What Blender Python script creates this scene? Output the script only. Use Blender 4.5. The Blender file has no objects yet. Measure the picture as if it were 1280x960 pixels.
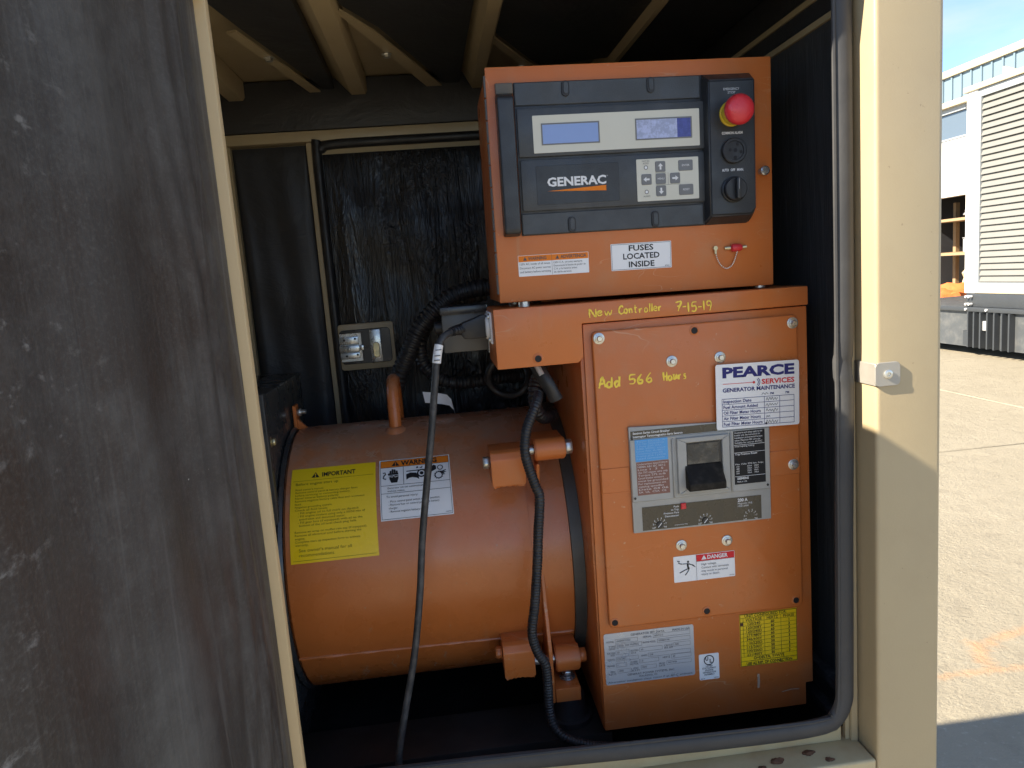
import bpy, bmesh, math, random
from mathutils import Vector, Matrix
PI = math.pi; R = math.radians
rnd = random.Random(7)
S = bpy.context.scene
COL = S.collection

# ---------------------------------------------------------------- camera
cam = bpy.data.objects.new('camera', bpy.data.cameras.new('camera')); COL.objects.link(cam)
cam.data.sensor_width = 36.0; cam.data.sensor_fit = 'HORIZONTAL'; cam.data.lens = 25.815
cam.data.clip_start = 0.02; cam.data.clip_end = 2000
yaw, pitch, roll = 0.0889, 0.1467, 0.0774
fw = Vector((math.sin(yaw)*math.cos(pitch), math.cos(yaw)*math.cos(pitch), -math.sin(pitch)))
rt = Vector((math.cos(yaw), -math.sin(yaw), 0)); up = rt.cross(fw)
r2 = rt*math.cos(roll) - up*math.sin(roll); u2 = rt*math.sin(roll) + up*math.cos(roll)
cam.matrix_world = Matrix((( r2.x, u2.x, -fw.x, 0), (r2.y, u2.y, -fw.y, 0), (r2.z, u2.z, -fw.z, 1.55), (0, 0, 0, 1)))
S.camera = cam

# ---------------------------------------------------------------- light
SUN_DIR = Vector((1.0, 0.16, -0.734)).normalized()        # the way sunlight travels
sun_el = math.asin(-SUN_DIR.z)
sun_rot = math.atan2(-SUN_DIR.x, -SUN_DIR.y)               # from +Y towards +X
sl = bpy.data.lights.new('sun', 'SUN'); sl.energy = 4.0; sl.angle = R(0.5); sl.color = (1.0, 0.90, 0.74)
so = bpy.data.objects.new('sun', sl); COL.objects.link(so); so.location = (-20, -3, 16)
so.rotation_euler = SUN_DIR.to_track_quat('-Z', 'Y').to_euler()
W = bpy.data.worlds.new('World'); S.world = W; W.use_nodes = True
wn = W.node_tree.nodes; wl = W.node_tree.links; wn.clear()
sky = wn.new('ShaderNodeTexSky'); sky.sky_type = 'NISHITA'; sky.sun_disc = False
sky.sun_elevation = sun_el; sky.sun_rotation = sun_rot; sky.altitude = 100; sky.air_density = 0.65; sky.dust_density = 0.0; sky.ozone_density = 2.0
tc = wn.new('ShaderNodeTexCoord'); mp = wn.new('ShaderNodeMapping'); mp.inputs['Scale'].default_value = (1.0, 1.0, 3.2)
mp.inputs['Location'].default_value = (0.35, 0.1, 0.2)
cn = wn.new('ShaderNodeTexNoise'); cn.inputs['Scale'].default_value = 3.0; cn.inputs['Detail'].default_value = 7; cn.inputs['Roughness'].default_value = 0.58
cr = wn.new('ShaderNodeValToRGB'); cr.color_ramp.elements[0].position = 0.44; cr.color_ramp.elements[1].position = 0.74
cr.color_ramp.elements[0].color = (0, 0, 0, 1); cr.color_ramp.elements[1].color = (0.6, 0.6, 0.6, 1)
cm = wn.new('ShaderNodeMixRGB'); cm.inputs[2].default_value = (3.3, 3.3, 3.4, 1)
bg = wn.new('ShaderNodeBackground'); bg.inputs['Strength'].default_value = 0.085
wo = wn.new('ShaderNodeOutputWorld')
wl.new(tc.outputs['Generated'], mp.inputs['Vector']); wl.new(mp.outputs[0], cn.inputs['Vector']); wl.new(cn.outputs['Fac'], cr.inputs['Fac'])
wl.new(cr.outputs['Color'], cm.inputs['Fac']); wl.new(sky.outputs[0], cm.inputs[1]); wl.new(cm.outputs[0], bg.inputs['Color']); wl.new(bg.outputs[0], wo.inputs['Surface'])
S.view_settings.view_transform = 'Standard'; S.view_settings.look = 'None'
S.view_settings.exposure = 1.95; S.view_settings.gamma = 1.0

# ---------------------------------------------------------------- materials
class NT:
    def __init__(s, name):
        s.m = bpy.data.materials.new(name); s.m.use_nodes = True
        s.t = s.m.node_tree; s.n = s.t.nodes; s.l = s.t.links
        s.b = s.n['Principled BSDF']
    def new(s, k, **kw):
        x = s.n.new(k)
        for a, v in kw.items(): setattr(x, a, v)
        return x
    def link(s, a, b): s.l.new(a, b)
    def coord(s, scale=(1, 1, 1), world=False, rot=(0, 0, 0), loc=(0, 0, 0)):
        if world: o = s.new('ShaderNodeNewGeometry').outputs['Position']
        else: o = s.new('ShaderNodeTexCoord').outputs['Object']
        m = s.new('ShaderNodeMapping'); m.inputs['Scale'].default_value = scale; m.inputs['Rotation'].default_value = rot; m.inputs['Location'].default_value = loc
        s.link(o, m.inputs['Vector']); return m.outputs[0]
    def noise(s, vec, scale, detail=4, rough=.55, dist=0):
        x = s.new('ShaderNodeTexNoise'); x.inputs['Scale'].default_value = scale; x.inputs['Detail'].default_value = detail
        x.inputs['Roughness'].default_value = rough; x.inputs['Distortion'].default_value = dist
        s.link(vec, x.inputs['Vector']); return x.outputs['Fac']
    def ramp(s, fac, p0, p1, c0=0., c1=1.):
        x = s.new('ShaderNodeMapRange'); x.interpolation_type = 'SMOOTHSTEP'
        for i, v in ((1, p0), (2, p1), (3, c0), (4, c1)): x.inputs[i].default_value = v
        s.link(fac, x.inputs[0]); return x.outputs[0]
    def mix(s, fac, a, b):
        x = s.new('ShaderNodeMixRGB')
        for sock, v in ((0, fac), (1, a), (2, b)):
            if isinstance(v, (int, float)): x.inputs[sock].default_value = v
            elif isinstance(v, tuple): x.inputs[sock].default_value = (*v[:3], 1)
            else: s.link(v, x.inputs[sock])
        return x.outputs[0]
    def math(s, op, a, b=0.):
        x = s.new('ShaderNodeMath', operation=op)
        for i, v in ((0, a), (1, b)):
            if isinstance(v, (int, float)): x.inputs[i].default_value = v
            else: s.link(v, x.inputs[i])
        return x.outputs[0]
    def bump(s, h, strength, dist=.01):
        x = s.new('ShaderNodeBump'); x.inputs['Strength'].default_value = strength; x.inputs['Distance'].default_value = dist
        s.link(h, x.inputs['Height']); s.link(x.outputs[0], s.b.inputs['Normal']); return x
    def base(s, c):
        if isinstance(c, tuple): s.b.inputs['Base Color'].default_value = (*c, 1)
        else: s.link(c, s.b.inputs['Base Color'])
    def set(s, **kw):
        for k, v in kw.items():
            i = s.b.inputs[k.replace('_', ' ')]
            if isinstance(v, (int, float)): i.default_value = v
            else: s.link(v, i)

def sc(c, k): return tuple(x*k for x in c)
def paint(name, c, rough=.4, var=.12, metal=0., dust=None, dust_amt=.25, nscale=9, bump=.05, bscale=220, spec=.5, speck=None):
    n = NT(name); v = n.coord()
    col = n.mix(n.noise(v, nscale, 5), sc(c, 1-var), sc(c, 1+var))
    if dust:
        d = n.math('MULTIPLY', n.ramp(n.noise(v, nscale*1.7, 8, .65), .42, .72), dust_amt)
        col = n.mix(d, col, dust)
    if speck:
        d = n.ramp(n.noise(v, 95, 3, .6), .70, .74, 0, .7); col = n.mix(d, col, speck)
    n.base(col); n.set(Metallic=metal, Specular_IOR_Level=spec)
    n.set(Roughness=n.ramp(n.noise(v, nscale*2.3, 4), .3, .7, max(rough-.08, .03), rough+.1))
    if bump: n.bump(n.noise(v, bscale, 2), bump, .001)
    return n.m

def zcut(name, c):                                        # plain print ink or film
    return paint(name, c, .5, .05, bump=0, spec=.2)

M = {}
ORANGE = (0.575, 0.162, 0.037)
def orange_mat():
    n = NT('orange_paint'); v = n.coord()
    c = n.mix(n.noise(v, 5, 6, .6), sc(ORANGE, .86), sc(ORANGE, 1.08))
    c = n.mix(n.ramp(n.noise(v, 11, 9, .68), .46, .74, 0, .30), c, (.40, .24, .13))          # dull dusty haze
    c = n.mix(n.ramp(n.noise(n.coord((55, 55, 4)), 1.0, 4, .6), .62, .80, 0, .28), c, (.46, .30, .17))   # runs
    for k, (rz, sc_) in enumerate(((.5, 1.), (-.9, 1.3), (1.35, .8))):                        # hairline scratches
        q = n.math('ABSOLUTE', n.math('SUBTRACT', n.noise(n.coord((9*sc_, 9, 40*sc_), rot=(0, rz, 0), loc=(k*3., 0, k)), 1.0, 2, .4), .5))
        where = n.ramp(n.noise(n.coord(loc=(k*2., 5, 0)), 6, 3), .58, .68)
        c = n.mix(n.math('MULTIPLY', n.ramp(q, 0, .006, .55, 0), where), c, (.62, .38, .22))
    c = n.mix(n.ramp(n.noise(v, 95, 3, .6), .70, .74, 0, .6), c, (.60, .38, .22))
    c = n.mix(n.ramp(n.noise(v, 60, 4, .6), .73, .76, 0, .6), c, (.16, .06, .025))            # small dark chips
    n.base(c); n.set(Roughness=n.ramp(n.noise(v, 13, 6, .6), .3, .7, .26, .44)); n.bump(n.noise(v, 420, 2), .12, .001)
    return n.m
M['orange'] = orange_mat()
M['orange_dark'] = paint('orange_paint_side', ORANGE, .45, .1, dust=(.30, .2, .13), dust_amt=.3)
def drum_mat():
    n = NT('drum_paint'); v = n.coord()
    c = n.mix(n.noise(v, 6, 5), sc(ORANGE, .84), sc(ORANGE, 1.02))
    st = n.noise(n.coord((40, 3, 3)), 1.0, 5, .6)                 # faint run marks round the drum
    c = n.mix(n.ramp(st, .60, .78, 0, .22), c, (.50, .30, .18))
    sx = n.new('ShaderNodeSeparateXYZ'); g = n.new('ShaderNodeNewGeometry'); n.link(g.outputs['Normal'], sx.inputs[0])
    dz = n.math('MULTIPLY', n.ramp(sx.outputs['Z'], -.1, .98), n.ramp(n.noise(v, 12, 9, .68), .3, .7, .15, .75))
    c = n.mix(dz, c, (.37, .27, .20))                            # settled dust on the top
    sp = n.ramp(n.noise(v, 120, 3, .6), .70, .74, 0, .6); c = n.mix(sp, c, (.5, .36, .24))
    n.base(c); n.set(Roughness=n.ramp(n.noise(v, 18, 4), .3, .7, .22, .36)); n.bump(n.noise(v, 300, 2), .12, .001)
    return n.m
M['drum'] = drum_mat()
TAN = (0.42, 0.335, 0.20)
M['tan'] = paint('tan_paint', TAN, .42, .06, dust=(.33, .25, .15), dust_amt=.22, nscale=5, speck=(.26, .20, .11), bump=.12, bscale=380)
M['tan_lit'] = paint('tan_paint_lit', (.68, .51, .285), .42, .05, nscale=5, bump=.1, bscale=380)  # same tan paint, light on the door edge put into a paler colour
M['tan_dirty'] = paint('tan_sill_paint', (.50, .41, .235), .5, .08, dust=(.38, .22, .10), dust_amt=.35, nscale=11, bump=.2, bscale=180)
M['black_steel'] = paint('black_steel_paint', (.036, .036, .037), .26, .2, dust=(.08, .075, .07), dust_amt=.18, nscale=9)
M['dark_floor'] = paint('dark_floor_paint', (.012, .012, .012), .6, .3, dust=(.07, .065, .06), dust_amt=.2, nscale=6)
M['plastic'] = paint('black_plastic', (.022, .024, .027), .38, .12, dust=(.10, .10, .10), dust_amt=.16, nscale=14, bump=.3, bscale=600)
M['handle'] = paint('matt_black_handle_plastic', (.014, .012, .010), .6, .2, spec=.2, dust=(.10, .085, .065), dust_amt=.35, nscale=30, bump=.2, bscale=400)
M['strike'] = paint('bare_strike_steel', (.36, .34, .30), .42, .06, metal=.35, nscale=30, bump=0)
M['plastic_grey'] = paint('dark_grey_plastic', (.042, .046, .05), .40, .12, dust=(.14, .14, .14), dust_amt=.15, nscale=14, bump=.25, bscale=600)
M['dusty_plastic'] = paint('dusty_black_plastic', (.12, .105, .085), .6, .25, nscale=30)
M['rubber'] = paint('grey_rubber_seal', (.046, .046, .047), .58, .1, spec=.35, dust=(.11, .107, .10), dust_amt=.3, nscale=5, bump=.2, bscale=200)
M['black_rubber'] = paint('black_rubber', (.016, .016, .018), .45, .2, dust=(.08, .08, .08), dust_amt=.2, nscale=20)
M['cord'] = paint('cord_jacket', (.030, .031, .033), .5, .15, dust=(.18, .17, .16), dust_amt=.4, nscale=35)
M['ring'] = paint('dark_steel_band', (.06, .058, .05), .45, .15, dust=(.12, .11, .09), dust_amt=.3)
M['zinc'] = paint('zinc_plate', (.62, .62, .58), .34, .12, metal=.85, nscale=40, bump=.1)
M['steel'] = paint('dull_steel', (.50, .52, .53), .30, .14, metal=.9, dust=(.3, .28, .24), dust_amt=.35, nscale=25, bump=.1)
M['brass'] = paint('yellow_zinc', (.60, .53, .33), .35, .15, metal=.8, nscale=40)
M['white'] = paint('white_label_film', (.84, .84, .84), .35, .04, nscale=10, bump=0)
M['yellow'] = paint('yellow_label_film', (.88, .60, .012), .34, .04, nscale=10, bump=0)
M['orange_ink'] = zcut('orange_ink', (.80, .22, .02)); M['red_ink'] = zcut('red_ink', (.66, .035, .04)); M['black_ink'] = zcut('black_ink', (.02, .02, .022))
M['grey_ink'] = zcut('grey_ink', (.10, .10, .11)); M['olive_ink'] = zcut('olive_ink', (.22, .17, .015))
M['navy_ink'] = zcut('navy_ink', (.035, .035, .17)); M['white_ink'] = zcut('white_ink', (.78, .78, .78)); M['silver_ink'] = zcut('silver_ink', (.42, .42, .42))
M['paint_pen'] = paint('yellow_paint_pen', (.92, .66, .06), .4, .1, nscale=60, bump=0)
M['beige'] = paint('beige_membrane', (.64, .62, .52), .4, .04, nscale=12, bump=0)
M['key'] = paint('grey_key_print', (.17, .17, .17), .4, .06, nscale=12, bump=0)
M['breaker'] = paint('grey_breaker_plastic', (.37, .365, .34), .4, .05, dust=(.55, .53, .5), dust_amt=.25, nscale=18, bump=.1)
M['blue_label'] = zcut('blue_label_film', (.12, .37, .72)); M['brown_label'] = zcut('brown_label_film', (.26, .13, .10)); M['pale_ink'] = zcut('pale_ink', (.62, .55, .52))
M['sky_ink'] = zcut('sky_ink', (.30, .55, .80))
M['strip'] = paint('dark_bronze_film', (.075, .064, .045), .28, .1, nscale=20, bump=0)
M['red_plastic'] = paint('red_plastic', (.66, .035, .045), .33, .06, nscale=20, bump=0)
M['yellow_plastic'] = paint('yellow_plastic', (.72, .50, .03), .4, .08, nscale=20, bump=0)
M['plate_alu'] = paint('aluminium_data_plate', (.50, .54, .60), .33, .05, metal=.35, nscale=12, bump=0)
M['grey_box'] = paint('grey_box_paint', (.10, .10, .095), .45, .1, dust=(.18, .16, .12), dust_amt=.2)
M['scuff'] = paint('pale_scuff', (.52, .36, .24), .6, .2, nscale=60, bump=0)
M['rust'] = paint('rusty_dirt', (.10, .045, .022), .9, .5, nscale=90, bump=.6, bscale=150)
def lcd(name, c, noisy):
    n = NT(name); v = n.coord((1, 1, 1))
    if noisy:
        f = n.ramp(n.noise(v, 160, 4, .7), .42, .62)
        n.base(n.mix(f, sc(c, .72), c))
    else: n.base(n.mix(n.noise(v, 30, 3), sc(c, .93), c))
    n.set(Roughness=.18)
    return n.m
M['lcd_blue'] = lcd('lcd_blue_glass', (.27, .37, .66), False); M['lcd_pale'] = lcd('lcd_weathered_glass', (.48, .52, .74), True); M['lcd_dark'] = lcd('lcd_dark_blue_glass', (.07, .075, .33), True)
def door_lining():
    n = NT('dusty_foam_lining')
    s1 = n.noise(n.coord((1, 20, .9)), 1.0, 7, .62, .6); s2 = n.noise(n.coord((1, 80, 2.0)), 1.0, 5, .6, .5)
    big = n.noise(n.coord((1, 2.0, 1.6)), 1.5, 6, .62)
    c = n.mix(n.ramp(big, .36, .62), (.042, .030, .023), (.052, .047, .043))
    c = n.mix(n.ramp(s1, .44, .80, 0, .26), c, (.105, .099, .091))
    sm = n.noise(n.coord((1, 3.2, 4.2), loc=(0, .4, .3)), 1.6, 14, .74)
    c = n.mix(n.ramp(sm, .44, .70, 0, .70), c, (.120, .116, .109))          # rubbed-in dust
    hair = n.noise(n.coord((1, 220, 4.5), loc=(0, .1, .6)), 1.0, 6, .7, .3)
    c = n.mix(n.ramp(hair, .52, .74, 0, .20), c, (.17, .162, .15))           # fine upright scuffs
    c = n.mix(n.ramp(hair, .48, .30, 0, .28), c, (.030, .026, .023))
    gr = n.noise(n.coord((1, 160, 260)), 1.0, 4, .75)
    c = n.mix(n.ramp(gr, .48, .72, 0, .30), c, (.15, .145, .135))
    th = n.math('ABSOLUTE', n.math('SUBTRACT', n.noise(n.coord((1, 11, .7), loc=(0, 3, 1)), 1.0, 3, .5, .3), .5))
    zone = n.ramp(n.noise(n.coord((1, 4, 1.2), loc=(0, 1, 2)), 1.3, 3), .48, .66)
    c = n.mix(n.math('MULTIPLY', n.ramp(th, .0, .02, .32, 0), zone), c, (.19, .183, .17))  # thin wrinkle highlights painted in as pale lines
    sx = n.new('ShaderNodeSeparateXYZ'); n.link(n.coord(), sx.inputs[0])
    nh = n.ramp(sx.outputs['Y'], -.70, -.57)                      # mask: fold highlights painted as pale lines towards the hinge edge
    f2 = n.math('ABSOLUTE', n.math('SUBTRACT', n.noise(n.coord((1, 60, 1.0), loc=(0, 1, 1)), 1.0, 3, .5, .5), .5))
    c = n.mix(n.math('MULTIPLY', n.ramp(f2, .0, .02, .38, 0), nh), c, (.20, .195, .19))
    c = n.mix(n.ramp(s2, .58, .80, 0, .12), c, (.13, .125, .115))
    sp = n.ramp(n.noise(n.coord((1, 34, 70), loc=(0, .2, .7)), 1.0, 6, .68), .57, .73, 0, .6)
    where = n.math('MULTIPLY', n.ramp(n.noise(n.coord((1, 3, 2.6), loc=(0, 2.0, 0)), 1.2, 2), .44, .56), n.ramp(sx.outputs['Y'], -.80, -.95))
    c = n.mix(n.math('MULTIPLY', sp, where), c, (.36, .35, .33))
    fl = n.ramp(n.noise(n.coord((1, 90, 150)), 1.0, 3, .6), .77, .79, 0, .9)
    c = n.mix(fl, c, (.55, .54, .5))
    c = n.mix(n.ramp(n.noise(n.coord((1, 300, 400)), 1.0, 3, .7), .45, .8, 0, .35), c, (.12, .115, .105))
    n.base(c); n.set(Roughness=n.ramp(s1, .3, .7, .45, .62))
    n.bump(n.math('ADD', n.math('MULTIPLY', s1, .5), n.math('ADD', n.math('MULTIPLY', s2, .25), n.math('MULTIPLY', sm, .3))), .4, .006)
    return n.m
M['door_lining'] = door_lining()
def wrinkle(name, strength, streak, fine, col=(.016, .0165, .018), rough=.30):
    n = NT(name)
    a = n.noise(n.coord(streak), 1.0, 5, .6, 1.2); b = n.noise(n.coord(fine), 1.0, 4, .6, .8)
    msk = n.ramp(n.noise(n.coord((3, 3, 3)), 1.4, 2), .42, .62)
    n.base(n.mix(n.noise(n.coord(), 9, 4), sc(col, .8), sc(col, 1.3))); n.set(Roughness=rough)
    n.bump(n.math('ADD', a, n.math('MULTIPLY', n.math('MULTIPLY', b, msk), .55)), strength, .012)
    return n.m
M['lining_back'] = wrinkle('wrinkled_black_lining', 1.0, (26, 4, 2.2), (75, 8, 40), (.018, .0185, .02), rough=.27)
M['lining_soft'] = wrinkle('black_foam_lining', .35, (5, 5, 7), (18, 18, 34), (.026, .0265, .029), .5)
M['lining_wall'] = wrinkle('black_wall_lining', .35, (20, 20, 1.2), (20, 14, 6), (.042, .044, .046), .5)
def concrete():
    n = NT('yard_concrete'); v = n.coord(world=True)
    c = n.mix(n.noise(v, 1.1, 6, .6), (.25, .215, .15), (.34, .295, .215))
    c = n.mix(n.ramp(n.noise(v, 7, 8, .7), .5, .75, 0, .6), c, (.20, .17, .12))
    c = n.mix(n.ramp(n.noise(v, 38, 5, .7), .56, .74, 0, .45), c, (.50, .46, .37))
    w = n.noise(v, 22, 5, .65)
    for cx, cy, a, b, rot in ((2.12, 2.53, .22, .036, .26), (1.955, 2.475, .075, .050, .25), (1.90, 2.40, .10, .042, 1.25), (1.88, 2.308, .46, .026, -.03), (3.2, 3.3, .3, .03, .1)):
        mp_ = n.coord((1/a, 1/b, 0), world=True); m = mp_.node
        m.vector_type = 'TEXTURE'; m.inputs['Location'].default_value = (cx, cy, 0); m.inputs['Rotation'].default_value = (0, 0, rot); m.inputs['Scale'].default_value = (a, b, 1)
        ln = n.new('ShaderNodeVectorMath', operation='LENGTH')
        z0 = n.new('ShaderNodeVectorMath', operation='MULTIPLY'); z0.inputs[1].default_value = (1, 1, 0); n.link(mp_, z0.inputs[0]); n.link(z0.outputs[0], ln.inputs[0])
        d = n.math('ADD', ln.outputs['Value'], n.math('MULTIPLY', n.math('SUBTRACT', w, .5), 2.6))
        c = n.mix(n.ramp(d, 1.25, .0, 0, .66), c, (.42, .25, .13))
    n.base(c); n.set(Roughness=.85); n.bump(n.math('ADD', n.noise(v, 45, 8, .7), n.math('MULTIPLY', n.noise(v, 6, 5, .6), 1.5)), .9, .012)
    return n.m
M['concrete'] = concrete()
M['white_wall'] = paint('white_wall_paint', (.66, .65, .62), .6, .04, nscale=2, bump=0)
M['blue_metal'] = paint('pale_blue_sheet_metal', (.17, .235, .28), .4, .05, nscale=3, bump=0)
M['cream_trim'] = paint('cream_metal_trim', (.46, .40, .28), .5, .04, nscale=3, bump=0)
M['louver'] = paint('grey_louvre_paint', (.20, .195, .175), .45, .06, nscale=4, bump=0)
M['louver_frame'] = paint('pale_grey_frame_paint', (.30, .32, .33), .45, .04, nscale=4, bump=0)
M['skid'] = paint('grey_skid_paint', (.065, .070, .073), .5, .12, dust=(.2, .19, .17), dust_amt=.3, nscale=5)
M['skid_dark'] = paint('dark_grey_skid_paint', (.038, .042, .046), .5, .12, nscale=5)
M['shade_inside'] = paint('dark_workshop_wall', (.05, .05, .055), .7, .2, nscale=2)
M['timber'] = paint('raw_timber', (.33, .22, .12), .7, .25, nscale=8)
M['sack_orange'] = paint('orange_plastic_sack', (.65, .17, .05), .4, .4, nscale=12); M['sack_clear'] = paint('pale_plastic_sack', (.65, .50, .32), .3, .4, nscale=14)
M['grey_cloth'] = paint('grey_tarp', (.30, .30, .30), .7, .3, nscale=10)
def glass():
    n = NT('window_glass'); n.base((.10, .13, .16)); n.set(Roughness=.08, Specular_IOR_Level=.8); return n.m
M['glass'] = glass()

# ---------------------------------------------------------------- mesh helpers
class MB:
    def __init__(s): s.v = []; s.f = []
    def add(s, vs, fs):
        k = len(s.v); s.v += [tuple(x) for x in vs]; s.f += [tuple(i+k for i in f) for f in fs]; return s
    def bm(s, b):
        b.verts.index_update(); s.add([v.co for v in b.verts], [[v.index for v in f.verts] for f in b.faces]); b.free(); return s
    def box(s, x0, y0, z0, x1, y1, z1, bev=0., seg=2):
        b = bmesh.new(); bmesh.ops.create_cube(b, size=1)
        for v in b.verts: v.co = Vector(((x0+x1)/2+v.co.x*abs(x1-x0), (y0+y1)/2+v.co.y*abs(y1-y0), (z0+z1)/2+v.co.z*abs(z1-z0)))
        if bev: bmesh.ops.bevel(b, geom=list(b.edges), offset=bev, segments=seg, affect='EDGES', profile=.6)
        return s.bm(b)
    def prism(s, poly, F, d0, d1, bev=0., seg=2):           # poly of (u, v), from depth d0 to d1 in frame F
        b = bmesh.new(); n = len(poly)
        lo = [b.verts.new(F(u, v, d0)) for u, v in poly]; hi = [b.verts.new(F(u, v, d1)) for u, v in poly]
        b.faces.new(hi); b.faces.new(lo[::-1])
        for i in range(n): b.faces.new((lo[i], lo[(i+1) % n], hi[(i+1) % n], hi[i]))
        bmesh.ops.recalc_face_normals(b, faces=b.faces)
        if bev: bmesh.ops.bevel(b, geom=list(b.edges), offset=bev, segments=seg, affect='EDGES', profile=.6)
        return s.bm(b)
    def cyl(s, p0, p1, r, n=16, r1=None, bev=0.):
        p0 = Vector(p0); p1 = Vector(p1); r1 = r if r1 is None else r1
        a = (p1-p0).normalized(); q = a.orthogonal().normalized(); w = a.cross(q)
        b = bmesh.new()
        L = [b.verts.new(p0+(q*math.cos(2*PI*i/n)+w*math.sin(2*PI*i/n))*r) for i in range(n)]
        H = [b.verts.new(p1+(q*math.cos(2*PI*i/n)+w*math.sin(2*PI*i/n))*r1) for i in range(n)]
        f0 = b.faces.new(L[::-1]); f1 = b.faces.new(H)
        for i in range(n): b.faces.new((L[i], L[(i+1) % n], H[(i+1) % n], H[i]))
        if bev: bmesh.ops.bevel(b, geom=list(f0.edges)+list(f1.edges), offset=bev, segments=2, affect='EDGES')
        return s.bm(b)
    def lathe(s, c, axis, prof, n=24):                     # prof of (distance along axis, radius)
        c = Vector(c); a = Vector(axis).normalized(); q = a.orthogonal().normalized(); w = a.cross(q); k = len(prof); vs = []; fs = []
        for t, r in prof:
            for i in range(n): vs.append(c+a*t+(q*math.cos(2*PI*i/n)+w*math.sin(2*PI*i/n))*max(r, 1e-5))
        for j in range(k-1):
            for i in range(n): fs.append((j*n+i, j*n+(i+1) % n, (j+1)*n+(i+1) % n, (j+1)*n+i))
        fs.append(tuple(range(n))[::-1]); fs.append(tuple((k-1)*n+i for i in range(n)))
        return s.add(vs, fs)
    def tube(s, pts, r, n=10, step=.004, ripple=0., pitch=.006, flat=1., q0=None):
        P = spline(pts, step); vs = []; fs = []; m = len(P); L = 0.
        q = Vector(q0) if q0 else None
        for i in range(m):
            t = (P[min(i+1, m-1)]-P[max(i-1, 0)]).normalized()
            if q is None: q = t.orthogonal().normalized()
            q = (q-t*q.dot(t)).normalized(); w = t.cross(q)
            if i: L += (P[i]-P[i-1]).length
            rr = r(i/(m-1)) if callable(r) else r
            if ripple: rr *= 1+ripple*(1 if (L/pitch) % 1 < .5 else -1)
            for k in range(n): vs.append(P[i]+(q*math.cos(2*PI*k/n)+w*math.sin(2*PI*k/n)*flat)*rr)
        for i in range(m-1):
            for k in range(n): fs.append((i*n+k, i*n+(k+1) % n, (i+1)*n+(k+1) % n, (i+1)*n+k))
        fs.append(tuple(range(n))[::-1]); fs.append(tuple((m-1)*n+k for k in range(n)))
        return s.add(vs, fs)
    # ---- flat print: everything below lies at depth d of a frame F(u, v, d)
    def rect(s, F, u0, v0, u1, v1, d, n=1):
        vs = []; fs = []
        for i in range(n+1):
            v = v0+(v1-v0)*i/n; vs += [F(u0, v, d), F(u1, v, d)]
        for i in range(n): fs.append((2*i, 2*i+1, 2*i+3, 2*i+2))
        return s.add(vs, fs)
    def poly(s, F, pts, d): return s.add([F(u, v, d) for u, v in pts], [tuple(range(len(pts)))])
    def line(s, F, pts, w, d, taper=False):
        n = len(pts); vs = []; fs = []
        for i, (u, v) in enumerate(pts):
            a = pts[max(i-1, 0)]; b = pts[min(i+1, n-1)]; dx, dy = b[0]-a[0], b[1]-a[1]; L = math.hypot(dx, dy) or 1
            k = w/2*(.62+.22*math.sin(PI*(i+.5)/n)+.22*math.sin(i*.9+u*900) if taper else 1)
            vs += [F(u-dy/L*k, v+dx/L*k, d), F(u+dy/L*k, v-dx/L*k, d)]
        for i in range(n-1): fs.append((2*i, 2*i+1, 2*i+3, 2*i+2))
        return s.add(vs, fs)
    def frame(s, F, u0, v0, u1, v1, w, d, n=1):
        s.rect(F, u0, v0, u1, v0+w, d); s.rect(F, u0, v1-w, u1, v1, d); s.rect(F, u0, v0+w, u0+w, v1-w, d, n); s.rect(F, u1-w, v0+w, u1, v1-w, d, n); return s
    def disc(s, F, u, v, r, d, n=16): return s.poly(F, [(u+r*math.cos(2*PI*i/n), v+r*math.sin(2*PI*i/n)) for i in range(n)], d)
    def ring(s, F, u, v, r, w, d, n=20, a0=0., a1=2*PI): return s.line(F, [(u+r*math.cos(a0+(a1-a0)*i/n), v+r*math.sin(a0+(a1-a0)*i/n)) for i in range(n+1)], w, d)
    def text(s, F, body, u, v, h, width=None, d=.0006, align='L', bold=0., shear=0.):
        vs, fs, x0, x1 = glyphs(body, bold, shear)
        k = h/.69; kx = k if width is None else width/max(x1-x0, 1e-6)
        off = {'L': -x0, 'C': -(x0+x1)/2, 'R': -x1}[align]
        return s.add([F(u+(x+off)*kx, v+y*k, d) for x, y in vs], fs)
    def lines(s, F, rows, u, v, h, step, d=.0006, maxw=None):
        for i, t in enumerate(rows):
            if t:
                vs, fs, x0, x1 = glyphs(t, 0, 0); wd = (x1-x0)*h/.69
                s.text(F, t, u, v-i*step, h, width=maxw if maxw and wd > maxw else None, d=d)
        return s

def spline(pts, step):
    P = [Vector(p) for p in pts]; out = []
    if len(P) == 2:
        n = max(1, int((P[1]-P[0]).length/step)); return [P[0].lerp(P[1], i/n) for i in range(n+1)]
    for i in range(len(P)-1):
        p0 = P[max(i-1, 0)]; p1 = P[i]; p2 = P[i+1]; p3 = P[min(i+2, len(P)-1)]
        n = max(2, int((p2-p1).length/step))
        for k in range(n):
            t = k/n; out.append(.5*((2*p1)+(p2-p0)*t+(2*p0-5*p1+4*p2-p3)*t*t+(3*p1-p0-3*p2+p3)*t**3))
    out.append(P[-1]); return out

_gl = {}
def glyphs(body, bold, shear):
    key = (body, bold, shear)
    if key not in _gl:
        c = bpy.data.curves.new('text', 'FONT'); c.body = body; c.resolution_u = 2; c.offset = bold; c.shear = shear
        o = bpy.data.objects.new('text', c); m = bpy.data.meshes.new_from_object(o)
        vs = [(q.co.x, q.co.y) for q in m.vertices]; fs = [tuple(p.vertices) for p in m.polygons]
        bpy.data.objects.remove(o); bpy.data.curves.remove(c); bpy.data.meshes.remove(m)
        xs = [q[0] for q in vs] or [0, 1]
        _gl[key] = (vs, fs, min(xs), max(xs))
    return _gl[key]

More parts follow.
